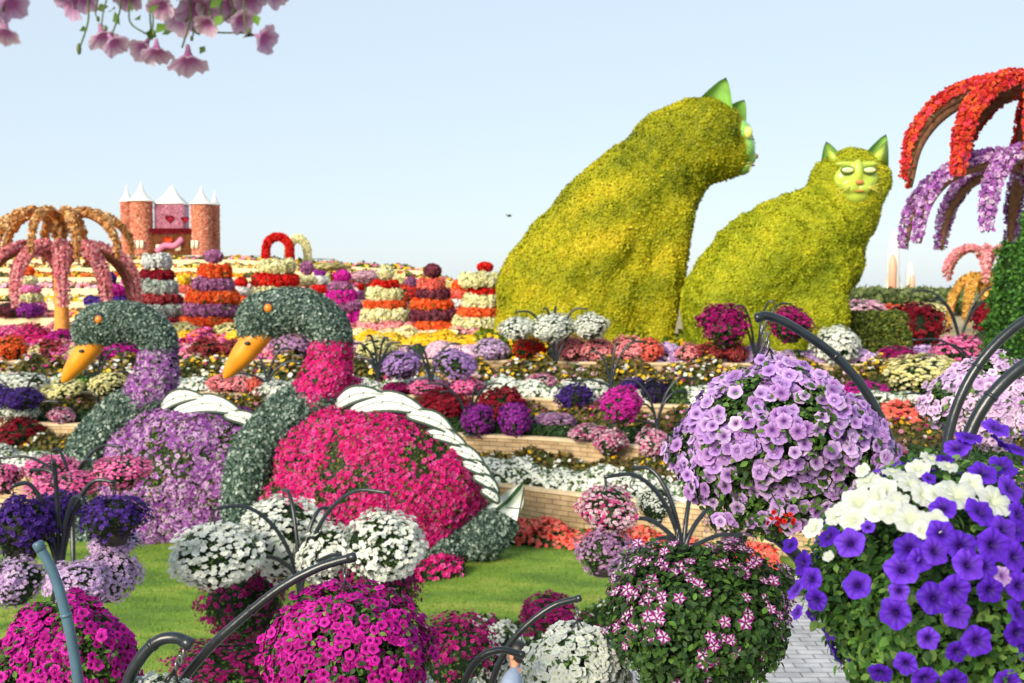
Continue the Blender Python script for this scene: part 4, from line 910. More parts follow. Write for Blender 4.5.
# ------------------------------------------------------------------ mid-ground shrubs on the left
SG = 'round flower shrubs on the terraces'
for a in [
 (28, 318, 26, 14, 'purple', 'purple and violet mound under the left palm sculpture'),
 (10, 322, 28, 16, 'maroon', 'dark plum mound at the left edge under the palm sculpture'),
 (7, 347, 26, 22, 'pink', 'pink globe at the left edge beside the magenta pink globe'),
 (31, 348, 32, 22, 'hotpink', 'magenta pink globe left of the small salmon one'),
 (57, 338, 28, 16, 'pinkcoral', 'salmon globe just below the left palm trunk'),
 (61, 349, 27, 19, 'magenta', 'deep magenta globe left of the farther swan head'),
 (72, 364, 14, 13, 'cream', 'small cream globe left of the farther swan beak'),
 (10, 374, 27, 23, 'orange', 'orange red globe at the left edge'),
 (49, 371, 30, 20, 'redbrown', 'brown red globe left of the pink mound'),
 (58, 372, 26, 15, 'pink', 'small pink mound left of the orange beak'),
 (115, 370, 52, 20, 'magenta', 'wide magenta pink mound under the farther swan head'),
 (121, 358, 32, 17, 'pinkcoral', 'salmon mound framed by the farther swan neck'),
 (181, 345, 34, 21, 'cream', 'cream globe at the foot of the left orange and mauve tower'),
 (226, 346, 34, 23, 'cream', 'cream globe touching the nearer swan head'),
 (205, 368, 30, 22, 'redbrown', 'dusty red globe between the two swan heads'),
 (232, 367, 26, 20, 'redbrown', 'dusty red globe just left of the long orange beak'),
 (8, 384, 22, 14, 'yellow', 'yellow flower clump at the left edge'),
 (20, 396, 44, 18, 'white', 'white flower mound at the left behind the dark purple globes'),
 (111, 408, 24, 20, 'crimson', 'small crimson globe tucked behind the cream globes'),
 (8, 420, 20, 15, 'white', 'small white clump at the left edge above the crimson globe'),
 (27, 423, 20, 17, 'greywhite', 'grey white clump above the crimson globe on the left'),
 (290, 379, 36, 27, 'dustymauve', 'dusty lilac globe between the nearer swan head and neck'),
 (253, 381, 18, 15, 'palepink', 'small pale pink globe left of the dusty lilac one'),
 (277, 414, 38, 31, 'white', 'white globe between the two swans'),
 (255, 401, 16, 16, 'coral', 'small coral globe left of the white globe between the swans'),
 (241, 402, 16, 16, 'pinkcoral', 'small salmon globe between the swans'),
 (225, 398, 34, 16, 'pinkcoral', 'salmon mound behind the farther swan wing'),
 (377, 372, 40, 22, 'cream', 'cream yellow mound behind the bare stand'),
 (530, 372, 28, 22, 'red', 'bright red globe under the white baskets'),
 (581, 358, 26, 12, 'red', 'smaller red globe behind the salmon pink globes'),
 (571, 376, 34, 24, 'pinkcoral', 'left salmon pink globe of the row in front of the cat'),
 (598, 376, 28, 23, 'pinkcoral', 'second salmon pink globe of the row in front of the cat'),
 (628, 375, 32, 24, 'pinkcoral', 'third salmon pink globe of the row in front of the cat'),
 (650, 376, 28, 22, 'coral', 'rightmost coral globe of the row in front of the cat'),
 (710, 370, 34, 19, 'redbrown', 'dusty red globe under the dark magenta basket'),
 (737, 369, 22, 19, 'redbrown', 'small dusty red globe near the big lilac basket top'),
 (395, 396, 26, 12, 'deepmagenta', 'dark pink mound above the swan wing feathers'),
 (424, 399, 34, 15, 'pink', 'bright pink mound left of the dark stand above the wing'),
 (466, 401, 28, 18, 'pink', 'bright pink mound between the two crimson globes'),
 (443, 424, 48, 34, 'crimson', 'crimson globe just above the swan wing'),
 (503, 424, 46, 34, 'crimson', 'crimson globe right of the dark stand'),
 (478, 460, 32, 31, 'purple', 'purple globe touching the swan wing'),
 (515, 458, 32, 31, 'purple', 'purple globe hanging against the second wall'),
 (655, 346+7, 24, 8, 'pale_lilac', 'pale lilac clump at the foot of the shorter cat'),
 (918, 347, 52, 42, 'crimson', 'large crimson and green shrub right of the arched hedge'),
 (1004, 337, 50, 40, 'crimson', 'large dusty crimson shrub at the right edge before the clipped tree'),
 (988, 352, 28, 22, 'greenbush', 'plain green bush under the right crimson shrub'),
 (838, 382, 44, 36, 'white', 'white globe behind the upper right of the lilac basket'),
 (899, 373, 38, 18, 'deepmagenta', 'small magenta shrub left of the bright pink globe'),
 (961, 371, 46, 29, 'pink', 'bright pink globe behind the curved pipes on the right'),
 (929, 394, 76, 38, 'cream', 'wide pale yellow flower globe on the right'),
 (1008, 380, 40, 20, 'cream', 'pale yellow globe at the right edge behind the pipes'),
 (1016, 362, 26, 14, 'pink', 'pink globe at the right edge'),
 (910, 442, 56, 40, 'coral', 'coral red globe between the lilac basket and the pipes'),
 (154, 392, 34, 20, 'magenta', 'magenta shrub between the farther swan neck and the cream globes'),
 (40, 362, 22, 15, 'cream', 'small cream globe between the orange and brown red globes'),
 (88, 350, 24, 15, 'coral', 'coral globe just left of the farther swan forehead'),
 (335, 372, 40, 18, 'palepink', 'pale pink mound right of the nearer swan neck top'),
 (350, 392, 30, 15, 'deepmagenta', 'dark pink mound right of the nearer swan neck'),
 (540, 392, 30, 17, 'pinkwhite', 'pink and white mound under the red globe before the taller cat'),
 (690, 374, 26, 18, 'pinkcoral', 'salmon globe left of the dusty red ones'),
 (492, 372, 34, 20, 'pale_lilac', 'pale lilac mound left of the bright red globe'),
 (556, 432, 40, 18, 'dustymauve', 'dusty mauve mound on the second terrace below the dark violet basket'),
 (590, 470, 40, 16, 'pinkwhite', 'pink and white mound against the second wall left of the black stand'),
 (866, 400, 40, 18, 'magenta', 'magenta shrub under the pale yellow globe on the right'),
 (880, 470, 44, 22, 'pinkwhite', 'pink and white shrub below the coral globe'),
 (890, 350, 40, 14, 'pinkcoral', 'salmon mound before the arched hedge'),
 (230, 424, 34, 18, 'purple', 'purple mound between the two swans above the farther wing'),
 (112, 425, 28, 15, 'pale_lilac', 'pale lilac mound left of the farther swan breast'),
 (60, 424, 26, 14, 'pinkwhite', 'pink and white mound left of the farther swan breast on the wall'),
 ]:
    px, pyb, w_, h_, kd, lb = a
    if kd == 'greenbush':
        K['greenbush'] = ([(96, 140, 60), (80, 120, 50)], (60, 100, 40), GREEN)
    g_ = SG
    kw = dict(nfl=520, fs=.1, cover_=.75) if w_ < 60 else dict(nfl=620, fs=.08, cover_=.75)
    if kd == 'crimson': kw['cover_'] = .45
    if kd == 'greenbush': kw = dict(nfl=60, fs=.05)
    shrub(px, pyb, w_, h_, kd, lb, g_, **kw)
# vegetation at the foot of swan etc.
# ------------------------------------------------------------------ stands and baskets, middle distance
BG = 'flower baskets hung on the black stands'
def bk(px, py, w_, h_, Y, kd, lb, tip=None, **kw):
    kw.setdefault('nfl', 460); kw.setdefault('fs', .095)
    return basket(px, py, w_, h_, Y, kd, lb, BG, tip=tip, **kw)
YW = hit(554, 384).y; stand((554, 372), YW, [(587, 309), (556, 307), (543, 309), (516, 312), (604, 322), (573, 330)], 'stand of the three white baskets before the taller cat')
bk(518, 328, 36, 22, YW, 'white', 'left white basket of the trio before the taller cat', (518, 312), cover_=1, nfl=600, patch=.6)
bk(552, 328, 42, 27, YW, 'white', 'middle white basket of the trio before the taller cat', (554, 309), cover_=1, nfl=600, patch=.6)
bk(590, 327, 35, 25, YW, 'white', 'right white basket of the trio before the taller cat', (590, 309), cover_=1, nfl=600, patch=.6)
YM = hit(756, 384).y; stand((756, 368), YM, [(735, 306), (722, 312), (792, 304), (775, 302), (806, 318)], 'stand of the dark magenta baskets before the shorter cat')
bk(724, 326, 50, 40, YM, 'deepmagenta', 'left dark magenta basket before the shorter cat', (724, 306), cover_=.5)
bk(790, 326, 44, 34, YM, 'deepmagenta', 'right dark magenta basket before the shorter cat', (790, 306), cover_=.5)
YP = hit(611, 408).y; stand((611, 388), YP, [(645, 342), (619, 344), (575, 380), (589, 352)], 'stand behind the salmon pink globes')
bk(575, 398, 37, 27, YP, 'purpledark', 'dark violet basket left of the bright magenta one', (575, 380))
bk(656, 394, 34, 28, YP, 'navy', 'blackish purple basket right of the bright magenta one', (656, 378))
bk(632, 384, 26, 12, YP+.5, 'purpledark', 'small dark violet basket just above the bright magenta one')
YB = hit(657, 456).y; stand((657, 425), YB, [(620, 380), (694, 378), (640, 405), (686, 392), (610, 424)], 'stand of the bright magenta basket')
bk(621, 405, 44, 36, YB-.2, 'magenta', 'bright magenta basket in the centre right of the garden', (621, 381))
bk(609, 443, 36, 26, YB, 'pinkwhite', 'small pink and white mixed basket under the bright magenta one', (609, 425), cover_=.35)
bk(654, 445, 36, 27, YB-.5, 'pinkwhite', 'small white and pink basket left of the large lilac one', (654, 428))
stand((378, 380), hit(378, 388).y, [(352, 344), (367, 336), (401, 343), (398, 352), (388, 338), (356, 358)], 'bare thin stand left of the lilac baskets')
YL = hit(431, 395).y; stand((431, 385), YL, [(398, 346), (414, 345), (461, 344), (448, 352)], 'stand of the two lilac baskets')
bk(403, 366, 40, 26, YL, 'lilac', 'left lilac basket behind the swan wing', (403, 347))
bk(457, 365, 42, 30, YL, 'lilac', 'right lilac basket behind the swan wing', (459, 345))
bk(441, 388, 22, 16, YL, 'mauve', 'small mauve basket between the lilac ones')
stand((469, 428), hit(469, 440).y, [(426, 384), (483, 385), (502, 384), (440, 392), (490, 440)], 'dark stand between the crimson globes')
stand((267, 385), hit(267, 394).y, [(291, 349), (254, 357), (232, 374), (304, 362)], 'stand seen between the two swan heads')
YC = hit(97, 415).y; stand((97, 400), YC, [(120, 350), (85, 352), (72, 368), (128, 372), (108, 345)], 'stand of the pale yellow baskets')
bk(63, 391, 42, 22, YC, 'cream', 'left pale yellow basket below the farther beak')
bk(108, 384, 38, 24, YC, 'cream', 'right pale yellow basket below the farther beak')
stand((960, 345), hit(960, 362).y, [(912, 291), (1007, 287), (930, 300), (1000, 300)], 'stand with two high arms before the far pink palm')
stand((985, 400), hit(985, 425).y, [(912, 340), (935, 345), (1010, 350)], 'stand arching over the pale yellow globe on the right')
stand((944, 425), hit(944, 470).y, [(903, 394), (960, 392)], 'stand arching over the coral globe on the right')
# left group
YV = hit(20, 446).y; stand((20, 425), YV, [(46, 375), (-10, 380), (60, 402), (4, 400)], 'stand over the crimson globe on the left')
bk(20, 399, 42, 20, YV, 'purpledark', 'dark violet basket above the crimson one at the left edge', seed=1)
bk(-3, 395, 30, 20, YV+.4, 'purpledark', 'dark violet basket cut by the left edge', seed=2)
bk(20, 436, 46, 34, YV-.5, 'crimson', 'crimson globe basket at the left edge', cover_=.5)
stand((72, 497), 15, [(122, 447), (51, 451), (0, 458), (30, 470), (95, 462)], 'stand of the pink baskets on the left')
bk(4, 479, 34, 30, 15.2, 'pink', 'pink basket cut by the left edge')
bk(52, 470, 54, 24, 15.6, 'pink', 'pink basket left of centre in the left pink trio', fs=.075, nfl=620)
bk(62, 487, 70, 24, 14.6, 'pink', 'wide pink basket in front of the others on the left', fs=.065, nfl=800)
bk(121, 473, 56, 33, 14.8, 'pink', 'right pink basket against the lilac swan body', (121, 449), fs=.07, nfl=700)
stand((60, 580), 10.5, [(115, 482), (52, 464), (12, 486), (84, 500), (20, 520)], 'dark stand of the violet baskets on the left', r=.026)
bk(22, 530, 66, 62, 10.4, 'purpledark', 'large violet basket at the left edge with dark leaves', cover_=.2, fs=.085)
bk(58, 512, 52, 36, 11, 'purpledark', 'grey green basket with few violet flowers on the left', cover_=.05, fs=.07)
bk(113, 521, 70, 48, 10.3, 'purpledark', 'violet basket right of the dark stand on the left', (113, 486), cover_=.2, fs=.08)
bk(116, 543, 50, 16, 10.7, 'pale_lilac', 'thin pale lilac basket under the violet one')
bk(108, 576, 62, 50, 10.5, 'pale_lilac', 'pale lilac and white basket on the left of the lawn', fs=.075, nfl=700)
bk(80, 585, 66, 44, 9.8, 'pale_lilac', 'pale lilac basket just above the magenta one on the left', fs=.075, nfl=700)
bk(15, 582, 60, 44, 10, 'pale_lilac', 'pale lilac basket at the left edge', fs=.075, nfl=700)
# white basket stand
stand((300, 585), 11.8, [(212, 509, -.3), (283, 490, .5), (331, 508, .3), (390, 493, -.3), (246, 562, -.5), (362, 560, -.5)], 'black stand of the four white baskets before the nearer swan', r=.026)
bk(215, 553, 92, 62, 11.5, 'white', 'left white basket below the swans', (214, 510), fs=.082, nfl=820, cover_=1, patch=.6)
bk(284, 538, 88, 74, 12.4, 'white', 'tallest white basket behind the black stand', (283, 492), fs=.082, nfl=820, cover_=1, patch=.6)
bk(330, 556, 72, 58, 12, 'white', 'white basket right behind the black stand', fs=.085, nfl=700, cover_=1, patch=.6)
bk(387, 545, 80, 66, 11.5, 'white', 'right white basket beside the grey swan rump', (388, 494), fs=.082, nfl=820, cover_=1, patch=.6)
# right middle group
stand((683, 556), 10.5, [(604, 477, -.2), (632, 468, .3), (728, 505, .4), (650, 543, -.4), (742, 535, .2), (700, 480, .6), (622, 520, 0)], 'black stand under the large lilac basket', r=.026)
bk(608, 512, 60, 44, 10.6, 'pinkwhite', 'mixed pink and white basket left of the stand', (606, 478), cover_=.45, fs=.075, nfl=560)
bk(605, 554, 60, 44, 10.3, 'dustymauve', 'dusty lilac basket directly under the mixed pink one', cover_=.7, fs=.07, nfl=700)
bk(648, 576, 70, 58, 9.6, 'pale_lilac', 'pale pink lilac basket behind the dark green striped basket', cover_=.8, fs=.07, nfl=700)
bk(655, 505, 40, 36, 11.2, 'white', 'loose white basket beside the black stand', cover_=.05, fs=.06)
bk(735, 520, 60, 50, 11, 'palepink', 'pale pink basket glimpsed under the large lilac one', cover_=.3, fs=.07)
# lower lawn edge
EG = 'magenta shrubs along the lawn edge'
for a in [(243, 652, 88, 84, 12.6, 'deepmagenta', 'dark magenta shrub left of the big magenta basket', dict(cover_=.2, fs=.06, nfl=420)),
          (376, 630, 90, 88, 12.0, 'deepmagenta', 'dark magenta shrub behind the big magenta basket', dict(cover_=.35, fs=.06, nfl=520)),
          (455, 690, 78, 72, 11.4, 'deepmagenta', 'magenta shrub right of the big magenta basket', dict(cover_=.2, fs=.06, nfl=420)),
          (225, 700, 120, 52, 11.2, 'deepmagenta', 'low magenta shrub at the bottom under the long black arm', dict(cover_=.2, fs=.05, nfl=420)),
          (548, 632, 60, 34, 15, 'deepmagenta', 'magenta shrub peeping over the white basket', dict(cover_=.4, fs=.08)),
          (650, 640, 50, 50, 14, 'redpink', 'small red pink shrub behind the white basket', dict(cover_=.2, fs=.07)),
          (498, 690, 52, 66, 12.5, 'white', 'white flower shrub beside the person', dict(cover_=.7, fs=.08))]:
    px, pyb, w_, h_, Y, kd, lb, kw = a
    shrub(px, pyb, w_, h_, kd, lb, EG, Y=Y, **kw)
bed('flower_bed', 'green and pink planting strip along the front lawn edge', [(420, 668), (480, 652), (560, 643), (640, 630), (700, 607), (900, 580)], .7, .35, 1300, [('deepmagenta', .3), ('white', .3)], GREEN, .05, 5000, .1)

# ------------------------------------------------------------------ person on the path
def person():
    Y = 11.6; hp = pix(517, 653, Y); gx, gy = hp.x-.02, Y; gz = PATH_Z; hz = hp.z
    t = thing('person', 'person with short black hair in a grey blue shirt, half hidden behind the white basket', 'person', (gx, gy, gz)); k = (hz+.11-gz)/1.76
    def skin(name, verts, edges, rad, mat, parent=t, sub=2):
        me = bpy.data.meshes.new(name); me.from_pydata([tuple(c*k for c in v) for v in verts], edges, []); o = link(name, me, parent); m = o.modifiers.new('skin', 'SKIN'); o.modifiers.new('s', 'SUBSURF').levels = sub
        o.modifiers['s'].render_levels = sub
        for i, r in enumerate(rad): me.skin_vertices[0].data[i].radius = (r*k, r*k)
        me.skin_vertices[0].data[0].use_root = True
        dg = bpy.context.evaluated_depsgraph_get(); m2 = bpy.data.meshes.new_from_object(o.evaluated_get(dg)); o.modifiers.clear(); o.data = m2; m2.name = name; m2.materials.clear(); m2.materials.append(mat)
        for p in m2.polygons: p.use_smooth = True
        return o
    v = [(0, 0, .95), (0, 0, 1.1), (0, .01, 1.28), (0, .01, 1.43), (0, 0, 1.5), (-.02, -.01, 1.56), (-.03, -.01, 1.66), (-.03, -.01, 1.71)]
    e = [(0, 1), (1, 2), (2, 3), (3, 4), (4, 5), (5, 6), (6, 7)]; r = [.13, .12, .135, .11, .055, .055, .085, .07]
    def add(pts, rr, frm):
        i = len(v)
        for j, (p, q) in enumerate(zip(pts, rr)): v.append(p); r.append(q); e.append((frm if j == 0 else i+j-1, i+j))
        return len(v)-1
    for sg in (-1, 1):
        add([(sg*.1, 0, .88), (sg*.11, -.02, .5), (sg*.12, .02, .1), (sg*.12, -.1, .04)], [.085, .058, .04, .035], 0)
        wr = add([(sg*.17, .01, 1.4), (sg*.21, .02, 1.12), (sg*.2, -.12, .92), (sg*.19, -.16, .86)], [.055, .042, .03, .028], 3)
        for f in range(4): add([(sg*(.19+.016*(f-1.5)), -.19, .80-.004*f), (sg*(.19+.018*(f-1.5)), -.2, .755+.006*abs(f-1.5))], [.009, .008], wr)
        add([(sg*.165, -.19, .83), (sg*.155, -.21, .80)], [.01, .009], wr)
    body = skin('body', v, e, r, M['skin'])
    skin('shirt', [(0, 0, .93), (0, 0, 1.1), (0, .01, 1.28), (0, .01, 1.42), (0, .005, 1.54), (-.17, .01, 1.39), (-.205, .02, 1.16), (.17, .01, 1.39), (.205, .02, 1.16)], [(0, 1), (1, 2), (2, 3), (3, 4), (3, 5), (5, 6), (3, 7), (7, 8)], [.15, .14, .155, .125, .065, .07, .062, .07, .062], M['shirt'], body)
    skin('trousers', [(0, 0, .96), (-.1, 0, .86), (-.11, -.02, .5), (-.12, .02, .1), (.1, 0, .86), (.11, -.02, .5), (.12, .02, .1)], [(0, 1), (1, 2), (2, 3), (0, 4), (4, 5), (5, 6)], [.14, .1, .075, .06, .1, .075, .06], M['trouser'], body)
    for sg in (-1, 1): 
        mb = MB(); ell(mb, (sg*.12*k, -.06*k, .045*k), np.array((.05, .14, .045))*k); link('shoe', mb.mesh('shoe', M['shoe'], True), body)
    V, T = blob([((-.03*k, .015*k, 1.69*k), (.098*k, .108*k, .09*k)), ((-.03*k, .04*k, 1.63*k), (.09*k, .075*k, .09*k))], .02, 2); mb = MB(); mb.add(V, T); link('hair', mb.mesh('hair', M['hair'], True), body)
    mb = MB()
    for sg in (-1, 1): ell(mb, ((-.03+sg*.032)*k, -.098*k, 1.645*k), np.array((.013, .01, .009))*k)
    link('eyes', mb.mesh('eyes', M['black'], True), body)
    mb = MB(); ell(mb, (-.03*k, -.11*k, 1.615*k), np.array((.012, .02, .022))*k); link('nose', mb.mesh('nose', M['skin'], True), body)
    mb = MB(); ell(mb, (-.03*k, -.098*k, 1.58*k), np.array((.024, .01, .007))*k); link('mouth', mb.mesh('mouth', M['nose'], True), body)
    for sg in (-1, 1): mb = MB(); ell(mb, ((-.03+sg*.09)*k, -.01*k, 1.63*k), np.array((.014, .022, .032))*k); link('ear', mb.mesh('ear', M['skin'], True), body)
    t.rotation_euler.z = math.radians(-115)
person()
# bird
o = pix(509, 216, 60); t = thing('bird', 'tiny dark bird flying in the sky left of the taller cat', 'bird', o)
mb = MB(); ell(mb, (0, 0, 0), (.13, .05, .05)); ell(mb, (.13, 0, .02), (.05, .035, .035)); mb.add([(-.1, 0, 0), (-.25, .05, 0), (-.25, -.05, 0)], [(0, 1, 2)])
for sg in (-1, 1): mb.add([(.06, 0, .02), (-.06, 0, .02), (-.08, sg*.28, .12), (0, sg*.16, .1)], [(0, 1, 2), (0, 2, 3)])
link('body', mb.mesh('body', M['bird']), t); t.rotation_euler.z = .6

# ------------------------------------------------------------------ near stands (long curved pipes)
def pipe(t, o, pts, Y, r, mat, endcap=True, hook=True, yend=None):
    P = [np.array(pix(px, py, Y+(yy if len(q) > 2 else 0))-o) for q in pts for px, py, yy in [(q[0], q[1], q[2] if len(q) > 2 else 0)]]
    mb = MB(); P = catmull(P, 7); tube(mb, P, [r*.94, r, r*1.04], 16)
    a = link('arm', mb.mesh('arm', M[mat], True), t)
    if endcap:
        mb = MB(); d = (np.array(P[0])-P[1]); d /= np.linalg.norm(d); tube(mb, [P[0]-d*r*1.4, P[0]+d*r*.1, P[0]+d*r*.35, P[0]+d*r*.5], [r*1.06, r*1.08, r*.95, r*.6], 16); link('end_cap', mb.mesh('end_cap', M['pipe' if mat == 'pipe' else mat], True), a)
    mb = MB(); i = len(P)//3; 
    d = np.array(P[i+1])-P[i]; d /= np.linalg.norm(d); tube(mb, [P[i]-d*r*.3, P[i]+d*r*.3], r*1.12, 16); link('joint_band', mb.mesh('joint_band', M[mat], True), a)
    return P
def nstand(label, Y, arms, r, mats, base_px):
    o = pix(base_px, 900, Y); o.z = PATH_Z; t = thing('basket_stand', label, 'basket stand', o, 0, 'near curved pipe stands')
    for i, (pts, dy, rr) in enumerate(arms):
        pts = list(pts)+[(base_px+(i-.5)*6, 940), (base_px+(i-.5)*3, 1200)]
        Pt = pipe(t, o, pts, Y+dy, rr, mats)
    z = pix(base_px, 1000, Y).z-PATH_Z; mb = MB(); tube(mb, [(0, 0, 0), (0, 0, z)], r*2.4, 14); lathe(mb, [(0, .03), (r*7, .03), (r*7, 0)], 16); link('post', mb.mesh('post', M[mats], True), t)
def hookchain(par_o, t, top, bot, rw=.004):
    """ring, S-hook and links hanging from top to bot (world)"""
    a = np.array(top)-par_o; b = np.array(bot)-par_o; mb = MB(); n = max(3, int(np.linalg.norm(a-b)/.035))
    for i in range(n):
        c = a+(b-a)*(i+.5)/n; h = .5*np.linalg.norm(a-b)/n*1.2; ring = []
        for j in range(11):
            q = 2*math.pi*j/10; u = np.array([math.cos(q)*.45*h if i % 2 else 0, 0 if i % 2 else math.cos(q)*.45*h, math.sin(q)*h]); ring.append(c+u)
        tube(mb, ring, rw, 5, cap=False)
    link('chain', mb.mesh('chain', M['wire'], True), t)
nstand('blue grey curved pipe over the magenta basket at the left', 3.0, [([(38, 544), (54, 575), (66, 615), (75, 660), (80, 720)], 0, .0145)], .015, 'bluepipe', 86)
nstand('pair of dark arched pipes at the bottom left', 3.2, [([(190, 644), (176, 638), (158, 641), (140, 659), (126, 690), (118, 760)], -.2, .017), ([(354, 557), (320, 567), (282, 587), (240, 620), (205, 653), (172, 700), (140, 790)], .6, .0165)], .02, 'pipe', 122)
nstand('pair of dark arched pipes by the bottom centre white basket', 4.8, [([(580, 598), (553, 606), (525, 627), (505, 652), (490, 690), (478, 760)], 0, .0145), ([(523, 655), (500, 650), (478, 660), (463, 690), (460, 760)], -.3, .0155)], .02, 'pipe', 466)
nstand('dark arched pipes carrying the large lilac basket', 4.4, [([(757, 318), (768, 316), (792, 326), (835, 356), (868, 395), (893, 450), (905, 520), (900, 620)], .25, .02), ([(766, 532), (780, 540), (802, 562), (830, 600), (860, 680)], .5, .03)], .022, 'pipe', 890)
nstand('two thick blue black pipes arching beyond the right edge', 3.1, [([(1090, 300), (1040, 312), (1000, 340), (970, 378), (951, 425), (944, 480), (944, 600)], .3, .0155), ([(1100, 320), (1058, 344), (1015, 372), (983, 407), (964, 450), (955, 500), (955, 600)], 0, .0185)], .022, 'pipe', 950)

# ------------------------------------------------------------------ near baskets with individual flowers
_fm = {}
def flower_mesh(kind, v, star=False, tubular=False):
    key = (kind, v, star, tubular)
    if key not in _fm:
        rim, cen, _ = K[kind]; tv, tt, tw = t_petunia(star, tubular, v); rng = np.random.default_rng(v+50); rc = pick([rim[v % len(rim)]], 1, rng, .08)[0]; cc = lin(cen)
        C = cc*(1-tw[:, None])+rc*tw[:, None]
        if not star:        # darker veins along each petal
            for i in range(1, len(tv)):
                if (i-1) % 8 == 0 and tw[i] > .3: C[i] = C[i]*(.55 if tw[i] < .95 else .75)+cc*(.45 if tw[i] < .95 else .25)
                elif (i-1) % 4 == 0 and tw[i] > .3 and tw[i] < .99: C[i] = C[i]*.85+cc*.15
        mb = MB(); mb.add(tv, tt, C); _fm[key] = mb.mesh('flower', M['petal'], True)
    return _fm[key]
def place_flower(parent, P, N, size, kind, star=False, tubular=False, tilt=.25):
    N = Vector(N)+Vector([random.gauss(0, tilt) for _ in range(3)]); q = N.to_track_quat('Z', 'Y'); o = link('flower', flower_mesh(kind, random.randrange(6), star, tubular), parent)
    o.rotation_mode = 'QUATERNION'; o.rotation_quaternion = q @ Vector((0, 0, 1)).rotation_difference(Vector((0, 0, 1))) ; 
    from mathutils import Quaternion
    o.rotation_quaternion = q @ Quaternion((0, 0, 1), random.uniform(0, 6.28)); o.location = P; o.scale = (size, size, size); return o
def near_basket(px, py, w_, h_, Y, kind, label, fs_px, nfl, nleaf, leaf_px, seed, cover_=.6, leafk=None, star=False, bottom=.2, tip=None, explicit=None, patch=.35, taper=.3, low=.05, nind=100):
    c = pix(px, py, Y); rx = w_*.5*Y/F; rz = h_*.5*Y/F; o = np.array([c.x, c.y, c.z-rz]); ctr = np.array([0, 0, rz])
    t = thing('flower_basket', label, 'flower basket', Vector(o), 0, 'large near flower baskets'); rng = np.random.default_rng(seed); S = np.array([rx, rx*.92, rz]); fs = fs_px*Y/F; ls = leaf_px*Y/F
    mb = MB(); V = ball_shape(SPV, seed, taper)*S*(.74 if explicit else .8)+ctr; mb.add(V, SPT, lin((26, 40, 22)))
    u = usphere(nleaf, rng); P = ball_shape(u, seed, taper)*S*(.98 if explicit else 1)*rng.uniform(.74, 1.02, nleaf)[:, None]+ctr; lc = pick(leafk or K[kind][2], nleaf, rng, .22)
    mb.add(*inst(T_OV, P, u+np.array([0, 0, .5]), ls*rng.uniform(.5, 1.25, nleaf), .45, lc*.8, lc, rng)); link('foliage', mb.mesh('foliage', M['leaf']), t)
    mb = MB(); k = rx*.5; lathe(mb, [(0, 0), (k*.75, 0), (k, rz*.8), (k*.93, rz*.82)], 20); link('pot', mb.mesh('pot', M['pot']), t, (0, 0, rz*.15))
    if explicit is None:
        P, u, rg = ball_pts(nfl, seed, cover_, low, patch=patch); P = P/ (1-.3*np.clip(-u[:, 2:3], 0, 1)**1.2)**np.array([1, 1, 0])*(1-taper*np.clip(-u[:, 2:3], 0, 1)**1.2)**np.array([1, 1, 0]); P = P*S+ctr
        cd = np.array([0, 0, H])-(o+P); cd /= np.linalg.norm(cd, axis=1)[:, None]; vis = (u*cd).sum(1)+rg.random(len(u))*.15; order = np.argsort(-vis)
        N = u+np.array([0, 0, .25])+cd*.35
        for i in order[:nind]: place_flower(t, P[i], N[i], fs*rg.uniform(.8, 1.12), kind, star)
        rest = order[nind:]; n = len(rest)
        if n:
            tm = T_STAR if star else T_NEAR; V, T, C = inst(tm, P[rest], N[rest], fs*rg.uniform(.8, 1.12, n), .25, pick([K[kind][1]], n, rg), pick(K[kind][0], n, rg), rg)
            tag(link('blossoms', mesh_tri('blossoms', V, T, C, M['petal'], True), t), kind='stuff')
    else:
        for (fx, fy, fr, kd) in explicit:
            dx = (fx-px)/(w_*.5); dz = (py-fy)/(h_*.5); r2 = dx*dx+dz*dz; yy = -math.sqrt(max(0.03, 1-min(r2, .97)))*S[1]*1.22-.012
            D = Y+yy; p = np.array(pix(fx, fy, D))-o; nn = np.array([dx*.9, -1.0*max(.35, -yy/S[1]), dz*.7+.25]); place_flower(t, p, nn, fr*D/F*1.02, kd, tilt=.2)
        P, u, rg = ball_pts(160, seed, .6, .05); P = P*S+ctr; k = u[:, 1] > .1; P, u = P[k], u[k]; n = len(P)
        V, T, C = inst(T_NEAR, P, u, fs*rg.uniform(.8, 1.1, n), .25, pick([K[kind][1]], n, rg), pick(K[kind][0], n, rg), rg)
        tag(link('blossoms', mesh_tri('blossoms', V, T, C, M['petal'], True), t), kind='stuff')
    if tip is not None:
        top = np.array(pix(tip[0], tip[1], Y)); bot = np.array(pix(px if len(tip) < 3 else tip[2], py-h_*.5+4, Y)); hookchain(o, t, top, (top*.45+bot*.55)); mb = MB()
        m_ = (top*.45+bot*.55)-o
        for a in (0, 2.09, 4.19): tube(mb, [m_, np.array([math.cos(a+.5)*rx*.5, math.sin(a+.5)*rx*.5, rz*1.3])], .0035, 5)
        link('hanger', mb.mesh('hanger', M['chain']), t)
    return t
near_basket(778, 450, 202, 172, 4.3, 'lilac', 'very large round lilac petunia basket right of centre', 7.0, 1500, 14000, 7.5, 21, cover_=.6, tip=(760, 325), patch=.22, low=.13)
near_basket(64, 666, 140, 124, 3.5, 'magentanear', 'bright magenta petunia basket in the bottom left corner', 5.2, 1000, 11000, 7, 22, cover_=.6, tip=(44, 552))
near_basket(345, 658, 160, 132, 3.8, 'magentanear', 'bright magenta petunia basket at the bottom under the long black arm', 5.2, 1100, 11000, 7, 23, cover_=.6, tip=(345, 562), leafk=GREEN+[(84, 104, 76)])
near_basket(579, 674, 110, 92, 4.8, 'whitenear', 'bottom centre white petunia basket hanging from the dark arched pipe', 4.8, 1200, 4500, 7, 24, cover_=1, tip=(576, 603), patch=.2)
